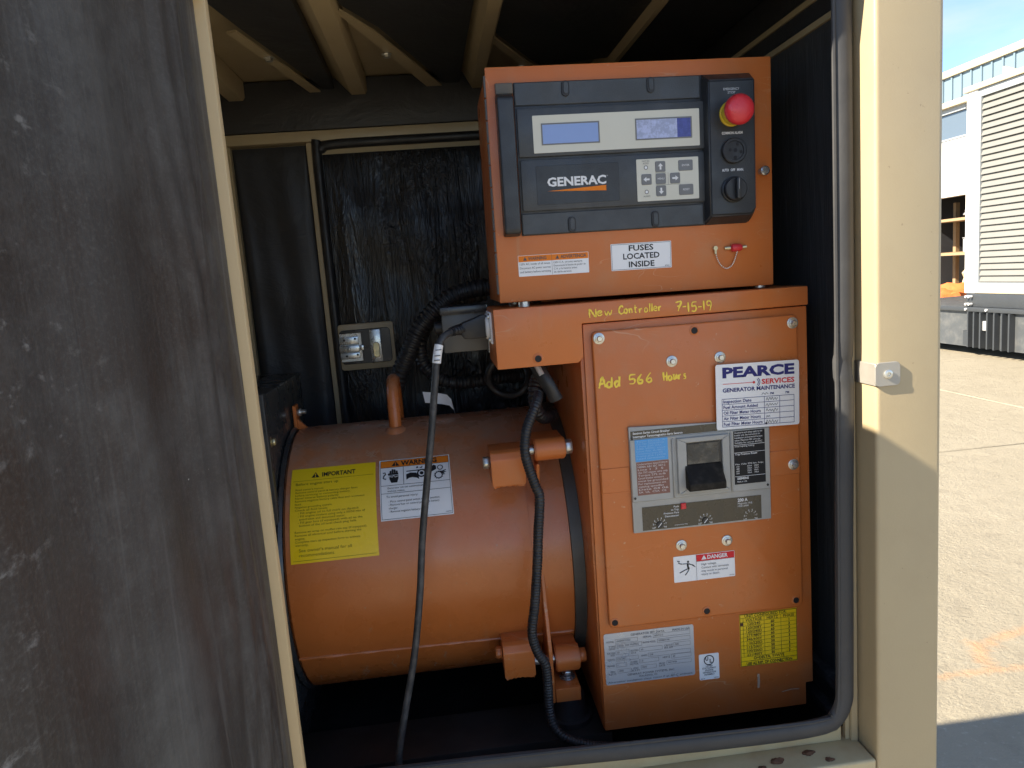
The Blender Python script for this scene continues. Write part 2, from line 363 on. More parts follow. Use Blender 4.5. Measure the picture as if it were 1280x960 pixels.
OFF = {}
def obj(name, mb, m, parent=None, label=None, flat=False, angle=38):
    off = OFF.get(parent.name, Vector((0, 0, 0))) if parent else Vector((0, 0, 0))
    me = bpy.data.meshes.new(name); me.from_pydata([Vector(v)-off for v in mb.v], [], mb.f); me.update()
    b = bmesh.new(); b.from_mesh(me)
    if not flat: bmesh.ops.recalc_face_normals(b, faces=b.faces)
    b.to_mesh(me); b.free()
    me.materials.append(M[m] if isinstance(m, str) else m)
    if not flat:
        me.polygons.foreach_set('use_smooth', [True]*len(me.polygons)); me.set_sharp_from_angle(angle=R(angle))
    o = bpy.data.objects.new(name, me); COL.objects.link(o)
    if parent: o.parent = parent; OFF[o.name] = off
    if label: o['label'] = label
    return o
def thing(name, label, cat, loc=(0, 0, 0), rot=(0, 0, 0), group=None, local=False):
    o = bpy.data.objects.new(name, None); o.empty_display_size = .05; COL.objects.link(o); o.location = loc; o.rotation_euler = rot
    o['label'] = label; o['category'] = cat
    if group: o['group'] = group
    OFF[o.name] = Vector((0, 0, 0)) if local else Vector(loc)
    return o
def tag(o, label, cat, group=None):
    o['label'] = label; o['category'] = cat
    if group: o['group'] = group
    return o
def struct(name, mb, m, parent=None):
    o = obj(name, mb, m, parent)
    o['kind'] = 'structure'; return o

def FY(Y): return lambda u, v, d: (u, Y-d, v)             # upright face that looks towards -Y
def FX(X): return lambda u, v, d: (X-d, u, v)             # upright face that looks towards -X; u runs along Y
def FZ(Z): return lambda u, v, d: (u, v, Z-d)             # level face that looks down
FL = lambda u, v, d: (u, -d, v)                           # control box, its own frame
DR, DYC, DZC = .22, 1.27, 1.096                           # drum radius and axis
def FC(u, v, d):
    a = v/DR; return (u, DYC-(DR+d)*math.cos(a), DZC+(DR+d)*math.sin(a))
def rrect(u0, v0, u1, v1, r, n=4):
    out = []
    for cx, cy, a0 in ((u1-r, v1-r, 0), (u0+r, v1-r, 90), (u0+r, v0+r, 180), (u1-r, v0+r, 270)):
        for i in range(n+1):
            a = R(a0+90*i/n); out.append((cx+r*math.cos(a), cy+r*math.sin(a)))
    return out
def hexpts(u, v, r, a=0): return [(u+r*math.cos(a+PI/3*i), v+r*math.sin(a+PI/3*i)) for i in range(6)]

# ================================================================= SETTING: yard
g = MB(); g.rect(FZ(-.03), -400, -400, 400, 400, 0); g.f = [f[::-1] for f in g.f]
ground = struct('ground', g, 'concrete')
slab0 = None
for i in range(-3, 3):
    for j in range(-3, 4):
        x = 3.2+4*i; y = 3.02+4*j
        if slab0 is None:
            b = MB(); b.box(-1.992, -1.992, -.03, 1.992, 1.992, 0, .006, 1); slab0 = obj('concrete_slab', b, 'concrete', ground); slab0.location = (x, y, 0)
        else:
            o = slab0.copy(); COL.objects.link(o); o.parent = ground; o.location = (x, y, 0)

# ================================================================= SETTING: building across the yard
bld = thing('workshop_building', 'white workshop with pale blue ribbed metal fascia and open shaded bay', 'building', (9.5, 13, 0))
X = 9.5
w = MB(); w.box(X, 6, 2.36, X+.2, 22, 3.38); w.box(X, 6, 3.90, X+.2, 22, 4.45); w.box(X, 14.4, 0, X+.2, 22, 2.36); w.box(X, 6, 3.38, X+.2, 12.58, 3.90); w.box(X, 15.2, 3.38, X+.2, 22, 3.90); w.box(X, 6, 0, X+.2, 8.2, 2.36)
obj('wall', w, 'white_wall', bld)
b = MB(); b.box(X-.10, 6, 4.02, X-.02, 22, 4.43); obj('fascia', b, 'blue_metal', bld)
ribm = None
for k in range(66):
    y = 6.1+.24*k
    if ribm is None:
        b = MB(); b.box(X-.125, y-.018, 4.03, X-.1, y+.018, 4.42); ribm = obj('rib', b, 'blue_metal', bld); y0 = y
    else:
        o = ribm.copy(); COL.objects.link(o); o.parent = bld; o.location = (0, y-y0, 0)
b = MB(); b.box(X-.16, 6, 4.43, X+.3, 22, 4.53, .01); obj('roof_edge', b, 'cream_trim', bld)
b = MB(); b.box(X-.13, 6, 3.92, X, 22, 4.02, .008); obj('fascia_trim', b, 'cream_trim', bld)
b = MB(); b.box(X+.02, 12.58, 3.38, X+.06, 15.2, 3.90); wnd = obj('window', b, 'glass', bld)
b = MB(); b.box(X-.03, 12.58, 3.83, X+.04, 15.2, 3.92); b.box(X-.02, 12.58, 3.365, X+.04, 15.2, 3.395); b.box(X-.02, 13.87, 3.395, X+.04, 13.91, 3.83); obj('window_frame', b, 'louver_frame', wnd)
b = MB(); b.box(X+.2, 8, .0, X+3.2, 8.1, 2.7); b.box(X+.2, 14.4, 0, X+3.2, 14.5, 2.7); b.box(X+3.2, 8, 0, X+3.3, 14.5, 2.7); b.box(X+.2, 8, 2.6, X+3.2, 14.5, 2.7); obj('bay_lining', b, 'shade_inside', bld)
b = MB(); b.box(X, 6, 4.455, X+6, 22, 4.6); obj('roof', b, 'cream_trim', bld)
# storage rack with goods in the bay
rk = thing('storage_rack', 'timber storage rack standing in the shaded workshop bay', 'rack', (X+.5, 12.9, 0))
for z in (.55, 1.28, 1.92):
    b = MB(); b.box(X+.25, 11.6, z, X+1.0, 14.2, z+.05); obj('shelf', b, 'timber', rk)
for (yy, xx) in ((11.65, .3), (14.1, .3), (11.65, .95), (14.1, .95)):
    b = MB(); b.box(X+xx-.04, yy-.04, 0, X+xx+.04, yy+.04, 2.3); obj('post', b, 'timber', rk)
def sack(name, c, size, m, label, seed):
    r = random.Random(seed); b = bmesh.new(); bmesh.ops.create_icosphere(b, subdivisions=3, radius=1)
    for v in b.verts:
        p = v.co.copy(); k = 1+.18*math.sin(5*p.x+seed)*math.sin(4*p.y+2*seed)+.10*math.sin(9*p.z+seed)+r.uniform(-.04, .04)
        z = max(p.z*k, -.75)
        v.co = Vector((c[0]+p.x*k*size[0], c[1]+p.y*k*size[1], c[2]+(z+.75)*size[2]))
    mb = MB(); mb.bm(b); return tag(obj(name, mb, m), label, 'sack', 'plastic sacks in the workshop bay' if name == 'plastic_sack' else None)
sack('plastic_sack', (X+.05, 12.95, 0.0), (.42, .34, .46), 'sack_orange', 'crumpled orange plastic sack on the ground before the workshop bay', 3)
sack('plastic_sack', (X+.62, 12.98, .60), (.30, .26, .33), 'sack_clear', 'pale bulging plastic sack on the lowest shelf of the workshop rack', 5)
sack('folded_tarp', (X+.62, 13.0, 1.97), (.3, .3, .10), 'grey_cloth', 'flat grey folded tarp on the top shelf of the workshop rack', 9)['category'] = 'tarp'
b = MB(); b.box(X+.3, 12.55, 1.33, X+.85, 13.05, 1.58, .02); b.box(X+.3, 12.55, 1.585, X+.86, 13.06, 1.60, .003); tag(obj('storage_box', b, 'grey_cloth'), 'low grey lidded box on the middle shelf of the workshop rack', 'box')

# ================================================================= louvred generator container across the yard
X = 7.05
ct = thing('louvred_container', 'tall white container with horizontal louvre slats on a grey skid', 'container', (X, 7, 0))
b = MB(); b.box(X, 9.15, .845, X+.12, 9.345, 3.46, .01); obj('corner_post', b, 'white_wall', ct)
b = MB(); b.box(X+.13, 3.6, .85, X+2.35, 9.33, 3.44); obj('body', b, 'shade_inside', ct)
b = MB(); b.box(X, 3.6, .845, X+.12, 9.148, .93, .01); obj('bottom_rail', b, 'cream_trim', ct)
b = MB(); b.box(X-.03, 3.6, 3.43, X+2.4, 9.38, 3.50, .01); obj('roof', b, 'cream_trim', ct)
b = MB(); b.box(X+.01, 9.10, .932, X+.11, 9.147, 3.425); b.box(X+.01, 3.6, 3.335, X+.11, 9.098, 3.425); b.box(X+.01, 3.6, .932, X+.11, 9.098, .985); obj('louvre_frame', b, 'louver_frame', ct)
sl0 = None
for k in range(29):
    z = .995+.0806*k
    if sl0 is None:
        b = MB(); F = lambda u, v, d: (X+u, d, z+v)
        b.prism([(.020, .0), (.028, .0), (.062, .074), (.054, .0785), (.020, .012)], F, 3.6, 9.098); sl0 = obj('slat', b, 'louver', ct); z0 = z
    else:
        o = sl0.copy(); COL.objects.link(o); o.parent = ct; o.location = (0, 0, z-z0)
b = MB(); b.prism([(8.73, 3.505), (8.52, 3.505), (8.73, 3.60)], FX(X+.04), 0, .04); obj('lifting_bracket', b, 'cream_trim', ct)
sk = MB(); sk.box(X+.01, 3.6, .665, X+2.3, 9.32, .842, .006); obj('deck_beam', sk, 'skid_dark', ct)
sk = MB(); sk.box(X+.03, 3.6, .12, X+2.3, 11.2, .60); obj('skid_tank', sk, 'skid', ct)
sk = MB(); sk.box(X-.03, 3.6, .603, X+2.3, 11.2, .662, .006); obj('skid_rail', sk, 'skid_dark', ct)
rb = None
for k, y in enumerate((9.21, 9.10, 8.985, 8.86, 8.74, 8.61, 8.49, 7.9, 7.2, 6.4, 5.6)):
    if rb is None:
        b = MB(); b.box(X-.05, y-.012, .125, X+.028, y+.012, .60); rb = obj('rib', b, 'skid_dark', ct); y0 = y
    else:
        o = rb.copy(); COL.objects.link(o); o.parent = ct; o.location = (0, y-y0, 0)
b = MB(); b.box(X-.03, 9.222, .14, X+.028, 9.32, .345); obj('fork_pocket', b, 'skid_dark', ct)
b = MB(); b.box(X-.02, 8.875, .36, X+.028, 8.975, .485, .006); obj('cover_plate', b, 'grey_cloth', ct)
for y in (4.2, 7.6, 10.9):
    b = MB(); b.box(X+.4, y-.15, 0.001, X+1.9, y+.15, .119); obj('support_block', b, 'timber', ct)
for y, z in ((9.26, .80), (9.20, .80), (9.26, .70), (9.20, .70), (9.26, .632), (8.885, .632)):
    b = MB(); b.cyl((X-.0, y, z), (X-.05, y, z), .016, 8); obj('bolt', b, 'white_wall', ct)

# ================================================================= GENERATOR ENCLOSURE
en = thing('generator_enclosure', 'tan steel generator enclosure with black foam lining and its left door standing open', 'enclosure', (-.3, 1.4, 0))
YP, YO, YB, ZR = .8237, .87, 1.57, 1.96
XL = -1.7
# corner post: front pan and jamb, with bent edges
b = MB(); b.box(.5105, YP, .12, .5935, .885, 2.0, .0055, 4); obj('corner_post', b, 'tan', en)
b = MB(); b.box(.493, YO, .8945, .509, .876, 1.914); b.box(.4985, YO-.004, .89, .5095, YO-.0005, 1.95, .0015, 1); obj('jamb', b, 'tan', en)
b = MB(); b.box(-.3, YP, .62, .509, .90, .894, .004, 3); obj('sill', b, 'tan_dirty', en)
b = MB(); b.box(-.2444, YO, .8945, .4865, .878, .916, .0); obj('sill_flange', b, 'tan_dirty', en)
b = MB(); b.box(-.3, YP, 1.915, .509, .90, 2.0, .004, 3); obj('header', b, 'tan', en)
b = MB(); b.box(-.62, YP, .12, -.302, .90, 2.0); b.box(XL, YP, .12, -.625, .90, 2.0); obj('front_wall', b, 'tan', en)
b = MB(); b.box(-.2995, YO, .9255, -.245, .90, 1.91); obj('hinge_jamb', b, 'tan', en)
b = MB(); b.box(.5555, .8855, .12, .5935, 1.615, 2.0); obj('side_wall', b, 'tan', en)
b = MB(); b.box(XL, .9005, .12, XL+.04, 1.615, 2.0); obj('end_wall', b, 'tan', en)
b = MB(); b.box(XL, .9, .70, .555, 1.615, .80); obj('floor', b, 'dark_floor', en)
b = MB(); b.box(XL, .84, .04, .58, 1.61, .1195); b.box(XL, .905, .12, .55, 1.61, .66); obj('base_tank', b, 'black_steel', en)
b = MB(); b.box(XL-.02, YP-.01, 1.9945, .605, 1.63, 2.02, .006); obj('roof', b, 'tan', en)
# door seal
gpts = [(.491, YO-.012, 1.86), (.491, YO-.012, 1.6), (.490, YO-.012, 1.44), (.4885, YO-.010, 1.415), (.488, YO-.012, 1.395), (.490, YO-.012, 1.37), (.4875, YO-.012, 1.2), (.486, YO-.012, 1.0), (.484, YO-.012, .958), (.473, YO-.012, .936), (.455, YO-.012, .9275), (.38, YO-.012, .925), (.2, YO-.012, .930), (0, YO-.012, .938), (-.26, YO-.012, .942)]
b = MB(); b.tube(gpts, .0075, 18, .008, flat=1.62, q0=(0, 1, 0)); obj('door_seal', b, 'rubber', en)
b = MB(); b.tube([(.4790, YO-.016, 1.86), (.4775, YO-.016, 1.2), (.4745, YO-.016, .962), (.463, YO-.016, .945), (.44, YO-.016, .9375), (.2, YO-.016, .9425), (-.26, YO-.016, .9535)], .0024, 6, .01); obj('seal_lip', b, 'rubber', en)
# strike plate of the latch on the post
b = MB(); b.prism(rrect(.5075, 1.3845, .5395, 1.4135, .006), FY(YP), .0003, .0028, .0006, 1); b.box(.508, YP-.0026, 1.3855, .5102, YO-.004, 1.4125, .0006, 1); st = obj('strike_plate', b, 'strike', en)
b = MB(); b.lathe((.5235, YP-.0028, 1.399), (0, -1, 0), [(0, .0055), (.0015, .0055), (.0022, .0042), (.0022, .0026), (.0008, .0024)], 14); obj('rivet', b, 'zinc', st)
b = MB(); b.box(.5076, .8585, 1.3855, .5099, .8655, 1.4125); obj('strike_slot', b, 'black_steel', st)
# right side lining and its rails
b = MB(); b.box(.550, .886, .80, .5552, 1.58, 1.853, 0); obj('wall_lining', b, 'lining_wall', en)
b = MB(); b.box(.546, .886, 1.8535, .5552, 1.55, 1.862); b.box(.546, .886, 1.889, .5552, 1.55, 1.897); obj('wall_trim', b, 'tan', en)
b = MB(); b.box(.549, .886, 1.8625, .5552, 1.55, 1.8885); b.box(.547, .886, 1.8975, .5552, 1.55, 1.955); obj('cove_lining', b, 'lining_soft', en)
for z in (.905, .848):
    b = MB(); b.box(.532, .89, z-.004, .5495, 1.55, z+.012, .003); obj('cable_rail', b, 'cord', en)
# roof sheet, lining slabs, beams
b = MB(); b.box(XL+.04, .886, ZR+.006, .555, YB, ZR+.012); obj('roof_sheet', b, 'tan', en)
def slab(name, pts, z0, z1, m, lab=None, bev=.004):
    b = MB(); b.prism(pts, lambda u, v, d: (u, v, d), z0, z1, bev, 2); return obj(name, b, m, en, lab)
slab('foam_slab', [(-0.1609, .905), (-0.1633, 1.1461), (-0.1696, 1.6171), (-0.1774, 1.6234), (-0.2606, 1.1838), (-0.2763, 1.0833), (-0.3140, .905)], 1.942, ZR+.004, 'lining_soft')
slab('foam_slab', [(0.0926, .905), (0.0879, 1.1382), (0.0785, 1.6289), (0.0691, 1.6249), (-0.0565, 1.2128), (-0.1021, 1.1147), (-0.1256, .905)], 1.942, ZR+.004, 'lining_soft')
slab('foam_slab', [(0.3627, .905), (0.3627, 1.1461), (0.3572, 1.4366), (0.2355, 1.4758), (0.2057, 1.4224), (0.1193, 1.2442), (0.1193, .905)], 1.942, ZR+.004, 'lining_soft')
slab('foam_slab', [(0.5432, .905), (0.5432, 1.5622), (0.3705, 1.5622), (0.3752, .905)], 1.942, ZR+.004, 'lining_soft')
slab('foam_slab', [(-0.3925, .905), (-0.3925, 1.0990), (-0.5887, 1.3345), (-0.8635, 1.4915), (-1.2560, 1.5622), (-1.2560, .905)], 1.942, ZR+.004, 'lining_soft')
slab('lining_flange', [(-0.2787, 1.1932), (-0.2634, 1.1869), (-0.1841, 1.6249), (-0.2057, 1.6249)], 1.9375, 1.9405, 'tan', bev=0)
slab('lining_flange', [(-0.1083, 1.1304), (-0.1036, 1.1186), (-0.0624, 1.2152), (0.0659, 1.6249), (0.0338, 1.6249)], 1.9375, 1.9405, 'tan', bev=0)
slab('lining_flange', [(0.1091, 1.2560), (0.1146, 1.2442), (0.2025, 1.4248), (0.2355, 1.4797), (0.2057, 1.4797)], 1.9375, 1.9405, 'tan', bev=0)
for x, y in ((-0.2449, 1.3180), (-0.0518, 1.3290), (0.1923, 1.4444)):
    b = MB(); b.prism(hexpts(x, y, .0065), FZ(1.9373), 0, .006); b.cyl((x, y, 1.9372), (x, y, 1.9362), .009, 12); obj('flange_bolt', b, 'zinc', en)
def beam(x0, xm, x1, yend):                               # folded roof beam running front to back
    b = MB(); z0 = 1.928
    b.prism([(x0, ZR+.004), (xm-.001, z0), (x1, z0), (x1+.004, z0+.006), (x1+.004, ZR+.004), (x1, ZR+.004), (x1-.001, z0+.005), (xm+.002, z0+.005), (x0+.005, ZR+.004)], lambda u, v, d: (u, d, v), .89, yend)
    return obj('roof_beam', b, 'tan', en)
beam(-0.1680, -0.1350, -0.1091, YB-.02); beam(0.0848, 0.1052, 0.1232, YB-.02); beam(0.3501, 0.3642, 0.3721, YB-.02); beam(-0.4043, -0.3729, -0.3470, YB-.02)
# back wall
b = MB(); b.box(-.76, YB+.02, .12, .555, YB+.045, 2.0); b.box(XL+.04, YB+.02, .12, -.761, YB+.045, .82); b.box(XL+.04, YB+.02, 1.90, -.761, YB+.045, 2.0); obj('back_wall', b, 'tan', en)  # unseen opening at the left end, added to let fill light in
b = MB(); b.box(XL+.04, YB-.016, 1.8664, .545, YB+.019, ZR+.003, .005); obj('header_lining', b, 'lining_soft', en)
b = MB(); b.box(XL+.04, YB-.012, 1.8452, .545, YB+.019, 1.866, .002); obj('back_rail', b, 'tan', en)
for x0, x1 in ((-0.2394, -0.2276), (-0.4051, -0.3882), (-.75, -.735)):
    b = MB(); b.box(x0, YB-.004, .81, x1, YB+.019, 1.8448, .001, 1); obj('back_post', b, 'tan', en)
def pillow(x0, x1, z0, z1, y, amp, nx, nz, seed, ridges):
    r = random.Random(seed); ph = [r.uniform(0, 6.28) for _ in range(12)]; vs = []; fs = []
    for j in range(nz+1):
        for i in range(nx+1):
            u, v = i/nx, j/nz; x = x0+(x1-x0)*u; z = z0+(z1-z0)*v
            e = min(u, 1-u, (1-v)*.8, v*.8)*9; e = min(1, e)**.5
            h = .5+.5*math.sin(ridges*u*6.28+ph[0]+1.2*math.sin(3*v+ph[1])+.5*math.sin(9*v+ph[2]))
            h = .55*h+.3*(.5+.5*math.sin(2.3*ridges*u*6.28+ph[3]+2*math.sin(4*v+ph[4])))+.15*math.sin(30*v+6*u+ph[5])
            vs.append((x, y-e*(.4*amp+amp*h*.6), z))
    for j in range(nz):
        for i in range(nx):
            k = j*(nx+1)+i; fs.append((k, k+1, k+nx+2, k+nx+1))
    return vs, fs
b = MB(); b.add(*pillow(-0.3879, -0.2398, .82, 1.842, YB+.010, .012, 40, 120, 1, 1.2)); obj('wall_lining', b, 'lining_soft', en, angle=180)
b = MB(); b.add(*pillow(-.734, -0.4058, .82, 1.842, YB+.010, .012, 30, 60, 6, 2)); obj('wall_lining', b, 'lining_soft', en, angle=180)
# door in the back wall
b = MB(); b.prism(rrect(-0.2265, .83, .54, 1.8436, .028, 6), FY(YB+.006), 0, .012, .003, 2); bd = obj('back_door', b, 'tan', en)
gl = [(-0.2186, 0.84), (-0.2186, 1.2), (-0.2186, 1.8012), (-0.2151, 1.8208), (-0.2057, 1.8326), (-0.1884, 1.8377), (-0.0785, 1.8389), (0.2355, 1.8381), (0.5416, 1.8381)]
b = MB(); b.tube([(x, YB-.008, z) for x, z in gl], .0100, 10, .008, flat=1.0); obj('door_seal', b, 'black_rubber', bd)
b = MB(); b.add(*pillow(-0.2143, .535, .84, 1.8193, YB-.006, .024, 150, 150, 3, 4.2)); obj('lining', b, 'lining_back', bd, angle=180)
# latch of the back door in its framed cut-out
b = MB(); b.prism(rrect(-0.2127, 1.3812, -0.0997, 1.4762, .006), FY(YB-.026), 0, .010, .002, 2); la = obj('latch_surround', b, 'tan', bd)
b = MB(); b.prism(rrect(-0.2104, 1.3938, -0.1068, 1.4644, .008), FY(YB-.036), .0002, .003, .001, 1); obj('latch_pan', b, 'black_steel', bd)
b = MB(); b.box(-0.2108, YB-.0425, 1.3993, -0.1656, YB-.0392, 1.4582, .001, 1); b.box(-0.2108, YB-.0485, 1.4354, -0.1715, YB-.0427, 1.4507, .0015); b.box(-0.2108, YB-.0485, 1.406, -0.1715, YB-.0427, 1.4181, .0015); b.box(-0.2108, YB-.0545, 1.4201, -0.1703, YB-.0490, 1.4334, .002); b.box(-0.17, YB-.048, 1.422, -0.1625, YB-.0427, 1.4323, .001); b.box(-0.1492, YB-.0455, 1.3946, -0.1264, YB-.0392, 1.4621, .002); obj('latch_bolt', b, 'steel', bd)
b = MB()
for x, z in ((-0.2002, 1.4448), (-0.1782, 1.4464), (-0.1978, 1.4118), (-0.1758, 1.4134)): b.cyl((x, YB-.0485, z), (x, YB-.0490, z), .0024, 8)
b.ring(FY(YB-.0550), -0.1908, 1.4268, .0032, .0008, 0, 10); obj('latch_hole', b, 'black_ink', bd)
b = MB(); b.prism(rrect(-0.1437, 1.4048, -0.1303, 1.4362, .006), FY(YB-.0456), 0, .003, .001, 1); obj('latch_cam', b, 'brass', bd)
for x, z in ((-0.2065, 1.4707), (-0.1138, 1.4707), (-0.2065, 1.3867), (-0.1138, 1.3867)):
    b = MB(); b.cyl((x, YB-.0362, z), (x, YB-.0382, z), .0036, 8, bev=.0008); obj('rivet', b, 'tan', bd)
# open door: hinge at the left jamb, swung out towards the viewer
dr = bpy.data.objects.new('door', None); COL.objects.link(dr); dr.parent = en
HX, HY, TH = -.2155, .843, R(2.5)
def FD(a, n_, z):                                          # a: metres from the hinge edge, n_: towards the opening
    return (HX - a*math.sin(TH)+n_*math.cos(TH), HY-a*math.cos(TH)-n_*math.sin(TH), z)
bpy.data.objects.remove(dr)
def dbox(b, a0, n0, z0, a1, n1, z1): return b.prism([(a0, n0), (a1, n0), (a1, n1), (a0, n1)], lambda u, v, d: FD(u, v, d), z0, z1, .0012, 2)
b = MB(); dbox(b, -.012, -.052, .905, .715, -.049, 1.869); dr = obj('door', b, 'tan', en)
b = MB(); dbox(b, -.012, -.0488, .906, -.0005, 0, 1.868); obj('edge_flange', b, 'tan_lit', dr)
b = MB(); dbox(b, .706, -.0488, .906, .714, 0, 1.868); dbox(b, .0, -.0488, 1.861, .7055, 0, 1.868); dbox(b, .0, -.0488, .906, .7055, 0, .913); obj('rim', b, 'tan', dr)
b = MB(); NX, NZ = 150, 120; vs = []
for j in range(NZ+1):
    for i in range(NX+1):
        a = .0006+.7044*(i/NX)**1.5; z = .9135+.947*j/NZ
        e = min(1., a/.07)**1.3
        n_ = -.0115+e*(.0035*math.sin(38*a+2.2*math.sin(3.1*z)) + .0030*math.sin(170*a+3*math.sin(6*z)+1.5*math.sin(17*z))*max(0, 1-a/.2) + .004*math.sin(9*a+1.3*z))
        vs.append(FD(a, n_, z))
b.add(vs, [(j*(NX+1)+i, j*(NX+1)+i+1, (j+1)*(NX+1)+i+1, (j+1)*(NX+1)+i) for j in range(NZ) for i in range(NX)]); obj('lining', b, 'door_lining', dr, 'dusty grey-black quilted lining of the open door', angle=180)

# ================================================================= ALTERNATOR
al = thing('alternator', 'big orange cylindrical alternator drum lying level beside the breaker cabinet', 'alternator', (-.05, DYC, .80))
b = MB(); b.lathe((-.262, DYC, DZC), (1, 0, 0), [(0, .205), (0, DR-.004), (.004, DR), (.4265, DR), (.4265, .1)], 128); obj('drum', b, 'drum', al)
b = MB(); b.lathe((.1052, DYC, DZC), (1, 0, 0), [(0, .1), (0, DR+.0012), (.0022, DR+.0012), (.0022, .1)], 128); obj('seam', b, 'drum', al)
b = MB(); b.lathe((.165, DYC, DZC), (1, 0, 0), [(0, .1), (0, DR+.005), (.0178, DR+.005), (.0178, .1)], 128); obj('end_band', b, 'ring', al)
b = MB(); b.lathe((-.2705, DYC, DZC), (1, 0, 0), [(0, .05), (0, DR+.002), (.003, DR+.0045), (.0082, DR+.0015), (.0082, .05)], 96); obj('bell_flange', b, 'black_steel', al)
# weld bead along the lower drum
pts = [FC(x, R(-25.9-(x+.26)*6.5)*DR, .0005) for x in [-.26+.0325*i for i in range(14)]]
b = MB(); b.tube(pts, lambda t: .0022+.0006*math.sin(60*t)+.0022*math.exp(-((t-.76)/.012)**2)+.0016*math.exp(-((t-.10)/.03)**2), 8, .003); obj('weld_bead', b, 'drum', al)
# lifting eye on the top
b = MB(); b.tube([(-.092, 1.225, 1.300), (-.092, 1.228, 1.335), (-.092, 1.24, 1.372), (-.092, 1.27, 1.388), (-.092, 1.30, 1.372), (-.092, 1.312, 1.335), (-.092, 1.315, 1.300)], .0105, 12, .004); b.lathe((-.092, 1.222, 1.303), (0, -.1, 1), [(0, .022), (.006, .019), (.012, .012)], 14); obj('lifting_eye', b, 'drum', al)
# upper and lower lug: clamp block with bolt, boss with nut
def lug(z, y, x0, x1, zh, bx0, bx1, br, zb):
    b = MB(); b.prism([(y, z-zh), (y, z+zh*.55), (y+.006, z+zh*.9), (y+.014, z+zh), (y+.06, z+zh), (y+.08, z-zh)], lambda u, v, d: (d, u, v), x0, x1, .002, 2)
    k = obj('clamp_block', b, 'orange', al)
    b = MB(); b.tube([(x0+.002, y+.004, z-zh-.001), (x0+.02, y+.005, z-zh+.001), (x1-.002, y+.004, z-zh-.001)], lambda t: .003+.0009*math.sin(40*t), 8, .003); obj('weld', b, 'orange', k)
    b = MB(); F = lambda u, v, d: (d, u, v); b.prism(hexpts(y+.022, z+zh*.25, .0095), F, x0-.010, x0-.0005, .001, 1); obj('bolt_head', b, 'zinc' if z > 1.2 else 'orange', k)
    b = MB(); b.cyl((bx0, y+.022, zb), (bx1, y+.022, zb), br, 24, bev=.002); b.box(bx0+.001, y+.018, zb-br*.9, bx1-.002, y+.075, zb+br*.9); c = obj('boss', b, 'orange', al)
    b = MB(); b.prism(hexpts(y+.022, zb, .0115, .3), F, bx1+.0005, bx1+.011, .001, 1); obj('nut', b, 'zinc' if z > 1.2 else 'orange', c)
    b = MB(); b.cyl((x1+.0005, y+.022, zb), (bx0-.0005, y+.022, zb), .007, 10); obj('stud', b, 'zinc', c)
lug(1.278, 1.016, .0515, .1005, .025, .1165, .162, .0165, 1.2965)
lug(.978, 1.026, .047, .094, .026, .126, .1635, .0205, .964)
b = MB(); b.prism([(1.028, 1.2768), (1.060, 1.2768), (1.075, 1.20), (1.058, 1.20)], lambda u, v, d: (d, u, v), .1175, .1225, .001, 1); obj('gusset', b, 'orange', al)
b = MB(); b.prism([(1.050, 1.10), (1.043, 1.06), (1.020, .99), (1.020, .907), (1.10, .907), (1.12, 1.10)], lambda u, v, d: (d, u, v), .1145, .1205, .001, 1); obj('gusset', b, 'orange', al)
b = MB(); b.box(.121, 1.020, .907, .1595, 1.085, .929, .002); ft = obj('mounting_foot', b, 'orange', al)
b = MB(); b.cyl((.1445, 1.05, .9295), (.1445, 1.05, .932), .0125, 18, bev=.0006); b.cyl((.1445, 1.05, .9325), (.1445, 1.05, .9345), .0105, 18); b.prism(hexpts(.1445, 1.05, .0085), lambda u, v, d: (u, v, d), .935, .942, .001, 1); obj('foot_bolt', b, 'steel', ft)
b = MB(); b.lathe((.1445, 1.05, .862), (0, 0, 1), [(0, .034), (.008, .034), (.010, .029), (.022, .026), (.036, .025), (.0445, .023)], 28); obj('rubber_mount', b, 'black_rubber', al)
b = MB(); b.box(-.45, 1.0, .80, .20, 1.10, .8615, .004); obj('mount_rail', b, 'dark_floor', al)
# bracket tab with bolt at the drum's upper left
b = MB(); b.box(-.268, 1.275, 1.315, -.262, 1.300, 1.357, .001, 1); b.prism([(-.262, 1.314), (-.245, 1.313), (-.262, 1.332)], FY(1.285), -.004, .004); tb = obj('bracket_tab', b, 'orange', al)
b = MB(); b.prism(hexpts(1.285, 1.344, .0075), lambda u, v, d: (d, u, v), -.2618, -.255, .001, 1); b.cyl((-.255, 1.285, 1.344), (-.247, 1.285, 1.344), .004, 10); obj('bolt', b, 'zinc', tb)
def at_v(deg): return R(deg)*DR
b = MB(); r = random.Random(12)
for k in range(7):
    P = [Vector((-.128+r.uniform(-.012, .012), at_v(60)+r.uniform(-.010, .012), 0)) for _ in range(4)]
    b.line(FC, [(p.x, p.y) for p in spline(P, .002)], .0005, .0006, True)
for k in range(16):
    x0 = r.uniform(-.24, .09); a0 = r.uniform(-44, -28); b.line(FC, [(x0+.002*math.sin(t*2.), at_v(a0-t*1.5)) for t in range(r.randint(3, 7))], r.uniform(.0005, .0012), .0006, True)
obj('scuff', b, 'scuff', al, flat=True)
